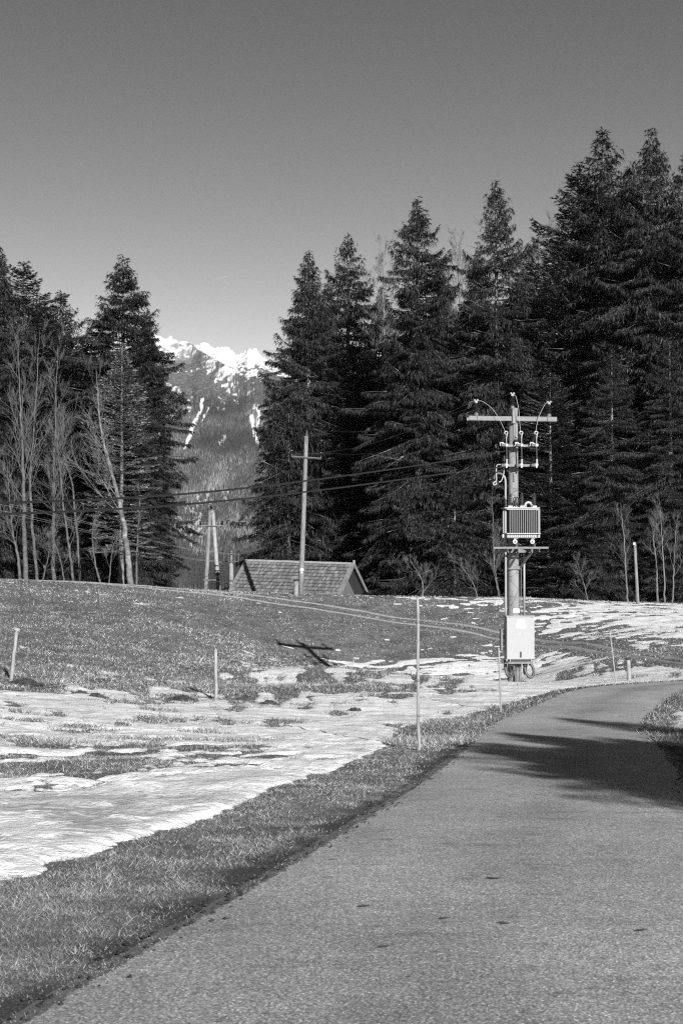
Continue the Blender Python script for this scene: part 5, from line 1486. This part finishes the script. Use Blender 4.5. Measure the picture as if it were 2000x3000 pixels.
# low switch pole left of the hut
DS = 104.0
g0 = W(678, 1722, DS); zg = float(z_base(np.array([g0[0]]), np.array([DS]))[0])
e = empty('switch_pole', (g0[0], DS, zg), 'stout pale pole carrying a square switch frame at the left end of the hut', 'power pole')
eo = np.array(e.location)
MB().tube([(g0[0], DS, zg - .3), W(678, 1650, DS)], 0.16, 14).build('shaft', 'pole_concrete', parent=e, origin=eo, smooth=True)
MB().lathe([(0.17, 0), (0.17, 0.10), (0.12, 0.18), (0.15, 0.28), (0.10, 0.75), (0.14, 0.80), (0.06, 0.92)], W(678, 1650, DS), sides=14).build('switch_head', 'galvanised_dull', parent=e, origin=eo)
for y_ in (1623, 1645):
    MB().tube([W(652, y_, DS - .2), W(702, y_ + 1, DS - .2)], 0.032, 4).build('frame_rail', 'galvanised_dull', parent=e, origin=eo)
for px in (656, 669, 683, 687, 699):
    MB().tube([W(px, 1619, DS - .2), W(px, 1650, DS - .2)], 0.024, 4).build('frame_bar', 'galvanised_dull', parent=e, origin=eo)
for px in (653, 700):
    for y_ in (1619, 1648):
        MB().lathe([(0.02, 0), (0.06, 0.02), (0.03, 0.05), (0.06, 0.08), (0.02, 0.12)], W(px, y_, DS - .2), sides=8).build('insulator', 'black_rubber', parent=e, origin=eo)

# ------------------------------------------------------------------ hut
HR, HL = W(1035, 1650, 96.0), W(722, 1640, 99.0)
rd_ = HL - HR; Lr = np.linalg.norm(rd_[:2])
RU = rd_ / np.linalg.norm(rd_)
PN = np.array((RU[1], -RU[0], 0)); PN /= np.linalg.norm(PN)      # horizontal, towards the far right side
if PN[1] < 0: PN = -PN
PITCHR = math.radians(38.5)
RUN = 4.1
zgh = float(z_base(np.array([(HR[0] + HL[0]) / 2]), np.array([98.0]))[0])
HO = np.array(((HR[0] + HL[0]) / 2, 97.5, zgh))
HUT = empty('hut', HO, 'old wooden hut with steep tiled roof half hidden behind the meadow crest', 'hut')
def hpart(mb, name, mat, parent=HUT, smooth=False):
    return mb.build(name, mat, parent=parent, origin=HO, smooth=smooth)
def slope_frame(side):
    H_ = PN * side                                    # side -1: near slope
    dn = H_ * math.cos(PITCHR) - ZV * math.sin(PITCHR)   # down the slope
    nr_ = np.cross(RU, dn); nr_ /= np.linalg.norm(nr_)
    if nr_[2] < 0: nr_ = -nr_
    return dn, nr_
LS = RUN / math.cos(PITCHR)
roofs = {}
for side, nm in ((-1, 'near'), (1, 'far')):
    dn, nn = slope_frame(side)
    mid = (HR + HL) / 2 + dn * LS / 2 - nn * 0.10
    R3 = np.stack([RU, dn, nn], 1)
    mb = MB(); mb.box(mid, (np.linalg.norm(rd_) - 0.1, LS, 0.07), R3)
    roofs[side] = hpart(mb, 'roof', 'dark_boards')
# tiles: two-ribbed, overlapping course by course
COLS = 68; EXPO = 0.355
TW = np.linalg.norm(rd_) / COLS
NC = int(LS / EXPO)
def tile_mesh():
    mb = MB()
    w = TW * 0.97
    prof = [(0, 0.0), (w * .08, 0.022), (w * .26, 0.030), (w * .44, 0.010), (w * .52, 0.010), (w * .60, 0.028), (w * .80, 0.030), (w * .92, 0.010), (w, 0.004)]
    V = []; Lt = EXPO + 0.05
    for (u, h) in prof: V.append((u, 0, h))
    for (u, h) in prof: V.append((u, Lt, h + 0.085))
    for (u, h) in prof: V.append((u, Lt, 0.055))
    k = len(prof); f = []
    for i in range(k - 1):
        f.append((i, i + 1, k + i + 1, k + i)); f.append((k + i, k + i + 1, 2 * k + i + 1, 2 * k + i))
    mb.add(V, f)
    me = bpy.data.meshes.new('tile'); me.from_pydata(np.concatenate(mb.v).tolist(), [], mb.f); me.materials.append(MATS['roof_tile'])
    return me, np.concatenate(mb.v), mb.f
T_ME, T_V, T_F = tile_mesh()
from mathutils import Matrix
for side in (-1, 1):
    dn, nn = slope_frame(side)
    rest = MB(); count = 0; rvals = []
    for c in range(NC):
        for k in range(COLS):
            jit = RNG.normal(0, 0.008, 3)
            pos = HR + RU * (k * TW + jit[0]) + dn * (0.06 + c * EXPO + jit[1]) + nn * (-0.055 + abs(jit[2]) * 0.8)
            tiltv = RNG.normal(0, 0.012)
            U3 = RU * math.cos(tiltv) + dn * math.sin(tiltv); D3 = dn * math.cos(tiltv) - RU * math.sin(tiltv)
            R3 = np.stack([U3, D3, nn], 1)
            if side == -1 and count < 300:
                o = bpy.data.objects.new('tile', T_ME); COL.objects.link(o); o.parent = roofs[side]
                M = np.eye(4); M[:3, :3] = R3; M[:3, 3] = pos - HO
                o.matrix_local = Matrix(M.tolist()); count += 1
            else:
                rest.add(T_V @ R3.T + pos, T_F); rvals.append(RNG.uniform(0, 1))
    ro_ = kind(hpart(rest, 'tiles', 'roof_tile_many', parent=roofs[side]), 'stuff')
    ro_.data.attributes.new('tone', 'FLOAT', 'POINT').data.foreach_set('value', np.repeat(np.array(rvals, dtype=np.float32), len(T_V)))
# ridge caps
nseg = 9
for i in range(nseg):
    a = HR + rd_ * (i / nseg); c_ = HR + rd_ * ((i + 1) / nseg + 0.004)
    mb = MB()
    for side in (-1, 1):
        dn, nn = slope_frame(side)
        R3 = np.stack([RU, dn, nn], 1)
        mb.box((a + c_) / 2 + dn * 0.09 + nn * (0.03 + 0.008 * (i % 2)), (np.linalg.norm(c_ - a), 0.20, 0.025), R3)
    hpart(mb, 'ridge_board', 'pale_wood')
# barge boards on both gables, small finial
for P, sgn in ((HR, -1), (HL, 1)):
    for side in (-1, 1):
        dn, nn = slope_frame(side)
        R3 = np.stack([RU, dn, nn], 1)
        mb = MB(); mb.box(P + RU * sgn * 0.05 + dn * LS / 2 - nn * 0.06, (0.06, LS, 0.24), R3)
        mb.box(P - RU * sgn * 0.06 + dn * LS / 2 + nn * 0.03, (0.24, LS, 0.03), R3)
        hpart(mb, 'barge_board', 'weathered_wood')
mb = MB(); mb.box(HR - RU * 0.05 + ZV * 0.06, (0.12, 0.12, 0.30), np.stack([RU, PN, ZV], 1)); hpart(mb, 'ridge_end', 'pale_wood')
# gable walls of upright boards, set back under the overhang
for P, sgn, back in ((HR, 1, 0.95), (HL, -1, 0.5)):
    g_ = P + RU * sgn * back
    nbd = 22; half = RUN - 0.55; bw = 2 * half / nbd
    wall = MB(); wall.box(np.array((g_[0], g_[1], (zgh + P[2] - half * math.tan(PITCHR)) / 2)) + RU * sgn * 0.10, (0.06, 2 * half, P[2] - half * math.tan(PITCHR) - zgh), np.stack([RU * np.array((1, 1, 0)) / np.linalg.norm(RU[:2]), PN, ZV], 1))
    wl_ = hpart(wall, 'gable_wall', 'dark_boards')
    for i in range(nbd):
        q0 = -half + i * bw + 0.008; q1 = q0 + bw - 0.016
        zt0 = P[2] - abs(q0) * math.tan(PITCHR) - 0.18; zt1 = P[2] - abs(q1) * math.tan(PITCHR) - 0.18
        A_ = g_ + PN * q0; B_ = g_ + PN * q1
        pl = [(0, zgh - A_[2]), (q1 - q0, zgh - A_[2]), (q1 - q0, zt1 - A_[2]), (0, zt0 - A_[2])]
        th_ = 0.03 + 0.012 * (i % 2)
        hpart(MB().prism(pl, th_, A_, PN, ZV, RU * -sgn), 'board', 'dark_boards', parent=wl_)
for side in (-1, 1):
    q = side * (RUN - 0.6)
    c_ = (HR + HL) / 2 + PN * q; zt_ = c_[2] - (RUN - 0.6) * math.tan(PITCHR) - 0.2
    hpart(MB().box((c_[0], c_[1], (zgh + zt_) / 2), (np.linalg.norm(rd_) - 1.5, 0.12, zt_ - zgh), np.stack([RU, PN, ZV], 1)), 'side_wall', 'dark_boards')

# ------------------------------------------------------------------ cables and wires
def wire(name, pts, r, mat, label, cat, group=None, sides=5, per=16):
    P = catmull(np.array(pts, float), per)
    o = MB().tube(P, r, sides).build(name, mat, origin=P[0])
    return tag(o, label, cat, group)
G_C = 'thick black aerial cables crossing the picture'
def cable_px(pts):
    return [W(a, b_, d_) for a, b_, d_ in pts]
wire('aerial_cable', cable_px([(1488, 1320, 47.8), (1300, 1352, 43), (1000, 1395, 36.5), (700, 1432, 31), (400, 1457, 27), (0, 1474, 23), (-300, 1476, 21), (-700, 1468, 19)]), 0.021, 'cable_black', 'upper of the two thick black cables running left from the power pole', 'cable', G_C)
wire('aerial_cable', cable_px([(1490, 1366, 47.8), (1300, 1388, 43), (1000, 1428, 36.5), (700, 1463, 31), (400, 1488, 27), (0, 1506, 23), (-300, 1508, 21), (-700, 1500, 19)]), 0.021, 'cable_black', 'lower of the two thick black cables running left from the power pole', 'cable', G_C)
names = ('left', 'middle', 'right')
for k in range(3):
    a, b_ = WPT[k], (I1, I2, I3)[k]
    wire('overhead_wire', [a, a * .75 + b_ * .25 - ZV * .5, (a + b_) / 2 - ZV * .68, a * .25 + b_ * .75 - ZV * .5, b_], 0.008, 'wire_dark', 'thin overhead wire from the wooden pole to the %s insulator of the transformer pole' % names[k], 'wire', 'thin overhead wires between the poles')
    a, b_ = APT[k], WPT[k]
    wire('overhead_wire', [a, (a + b_) / 2 - ZV * .25, b_], 0.010, 'wire_dark', 'thin overhead wire from the %s insulator of the double pole to the wooden pole' % names[k], 'wire', 'thin overhead wires between the poles')
for k, (y0, y1) in enumerate(((1619, 1470), (1621, 1476), (1646, 1494), (1649, 1500))):
    wire('overhead_wire', [W(653, y0, DS - .2), W(525, y0 - 17, 98), W(300, y0 * .45 + y1 * .55 + 4, 86), W(66, y1 + 14, 74), W(-200, y1 - 30, 66), W(-500, y1 - 90, 60)], 0.008, 'wire_pale', ('uppermost', 'second', 'third', 'lowest')[k] + ' of four thin pale wires rising left from the switch frame', 'wire', 'four thin wires left of the switch frame')
wire('overhead_wire', [W(678, 1713, DS - .2), W(640, 1704, 103), W(560, 1688, 101), W(470, 1668, 99), W(380, 1640, 97)], 0.016, 'wire_dark', 'low dark wire passing the foot of the double pole', 'wire')

# ------------------------------------------------------------------ molehills
G_M = 'dark molehills along the fence line'
mole_lab = ['large dark molehill beside the left fence post', 'molehill left of middle among the snow edge, alone', 'largest dark molehill just left of the middle fence post', 'small molehill right of the middle fence post, upper', 'small molehill right of the middle fence post, lower', 'flat molehill farthest right in the snow', 'low flat molehill left of the lone one']
for i, ((c0, r, h), lab) in enumerate(zip(MOLES, mole_lab)):
    rg = np.random.default_rng(300 + i)
    ang = np.linspace(0, 2 * np.pi, 26, endpoint=False); rows = np.linspace(0, 1, 10)
    V = []; 
    zc = float(z_ground(np.array([c0[0]]), np.array([c0[1]]))[0])
    ph = rg.uniform(0, 6.28, 3)
    for q in rows:
        for a_ in ang:
            rr_ = r * q * (1 + 0.18 * math.sin(2 * a_ + ph[0]) + 0.1 * math.sin(5 * a_ + ph[1]))
            xx, yy_ = c0[0] + rr_ * math.cos(a_) * 1.2, c0[1] + rr_ * math.sin(a_)
            hh = h * (math.cos(q * math.pi) * .5 + .5) ** 0.8 + rg.normal(0, 0.018) * (1 if q < 0.95 else 0)
            V.append((xx, yy_, (xx, yy_)[0] * 0 + hh))
    V = np.array(V); V[:, 2] += z_ground(V[:, 0], V[:, 1]) + 0.0
    V[-26:, 2] -= 0.05
    f = []
    for a_ in range(9):
        for b_ in range(26):
            f.append((a_ * 26 + b_, a_ * 26 + (b_ + 1) % 26, (a_ + 1) * 26 + (b_ + 1) % 26, (a_ + 1) * 26 + b_))
    tag(MB().add(V, f).build('molehill', 'mole_earth', origin=np.array((c0[0], c0[1], zc)), smooth=False), lab, 'molehill', G_M)

# ------------------------------------------------------------------ bits lying on the road
simple('litter_bark', 0.02, 0.9, var=0.4, scale=20)
G_T = 'small dark twigs lying on the road'
tw_lab = {(1475, 2722): 'dark twig lying in the middle of the road, foreground', (1125, 2792): 'dark twig on the road left of the middle one, nearest the verge', (1445, 2585): 'short thin twig on the road, farthest of three along the middle', (1880, 2742): 'thin dark twig near the right edge of the road', (1068, 2671): 'small twig on the road close to the left verge', (1300, 2706): 'tiny twig between the two larger twigs on the road'}
for (px, py), lab in tw_lab.items():
    g = ground_at(px, py); rg = np.random.default_rng(px)
    a_ = rg.uniform(-0.5, 0.5); L_ = rg.uniform(0.05, 0.10)
    P = [g + np.array((math.cos(a_) * L_ * q, math.sin(a_) * L_ * q, 0.030 + 0.004 * rg.uniform(0, 1))) for q in (-.5, -.2, .1, .5)]
    tag(MB().tube(P, [0.004, 0.007, 0.006, 0.002], 5).build('twig', 'litter_bark', origin=g), lab, 'twig', G_T)

# ------------------------------------------------------------------ trees beyond the right edge of the frame that shade the road
SH = 'spruce standing right of the road outside the picture'
#SHADE
SHADERS = [(11.5, -3.95, 9.8, 'c', .3, 1.6), (13.0, -1.9, 10.2, 'a', 2.3, 1.7), (12.2, 0.3, 9.4, 'd', 5.0, 1.7), (14.6, -3.4, 10.3, 'c', 4.1, 1.7), (12.6, -5.6, 10.6, 'b', 1.2, 1.7), (16.8, -2.7, 12.3, 'd', 1.9, 1.5), (18.9, -2.6, 11.8, 'a', 3.3, 1.6)]
for (x_, y_, h_, key, rot, w_) in SHADERS:
    zb = float(z_base(np.array([x_]), np.array([y_]))[0])
    place_tree('spruce', key, x_, y_, zb + h_, rot, SH, 'spruce', 'spruces outside the picture shading the road', wide=w_)

# ------------------------------------------------------------------ condensation trail high in the sky
simple('trail_white', 0.5, 1.0, var=0.05, scale=0.01)
a, c_ = W(622, 818, 9000), W(670, 809, 9000)
tag(MB().tube([a, a * .7 + c_ * .3, a * .3 + c_ * .7, c_], [0.12, 0.25, 0.3, 0.12], 8).build('condensation_trail', 'trail_white', origin=a, smooth=True), 'short thin white aircraft trail in the sky above the mountain gap', 'trail')

# ------------------------------------------------------------------ haze
m = bpy.data.materials.new('haze'); m.use_nodes = True
hn, hl = m.node_tree.nodes, m.node_tree.links
hn.clear()
ho = hn.new('ShaderNodeOutputMaterial'); hv = hn.new('ShaderNodeVolumePrincipled')
hv.inputs['Color'].default_value = (0.9, 0.9, 0.9, 1)
hv.inputs['Density'].default_value = 1.6e-5
hv.inputs['Anisotropy'].default_value = 0.0
hl.new(hv.outputs[0], ho.inputs['Volume'])
MATS['haze'] = m
kind(MB().box((0, 0, 480), (16000, 16000, 1260)).build('haze', 'haze'), 'stuff')
print('tris', sum(sum(len(p.vertices) - 2 for p in me.polygons) if len(me.polygons) < 3000 else len(me.loops) - 2 * len(me.polygons) for me in bpy.data.meshes))
print('all done', round(time.time() - T0, 1))
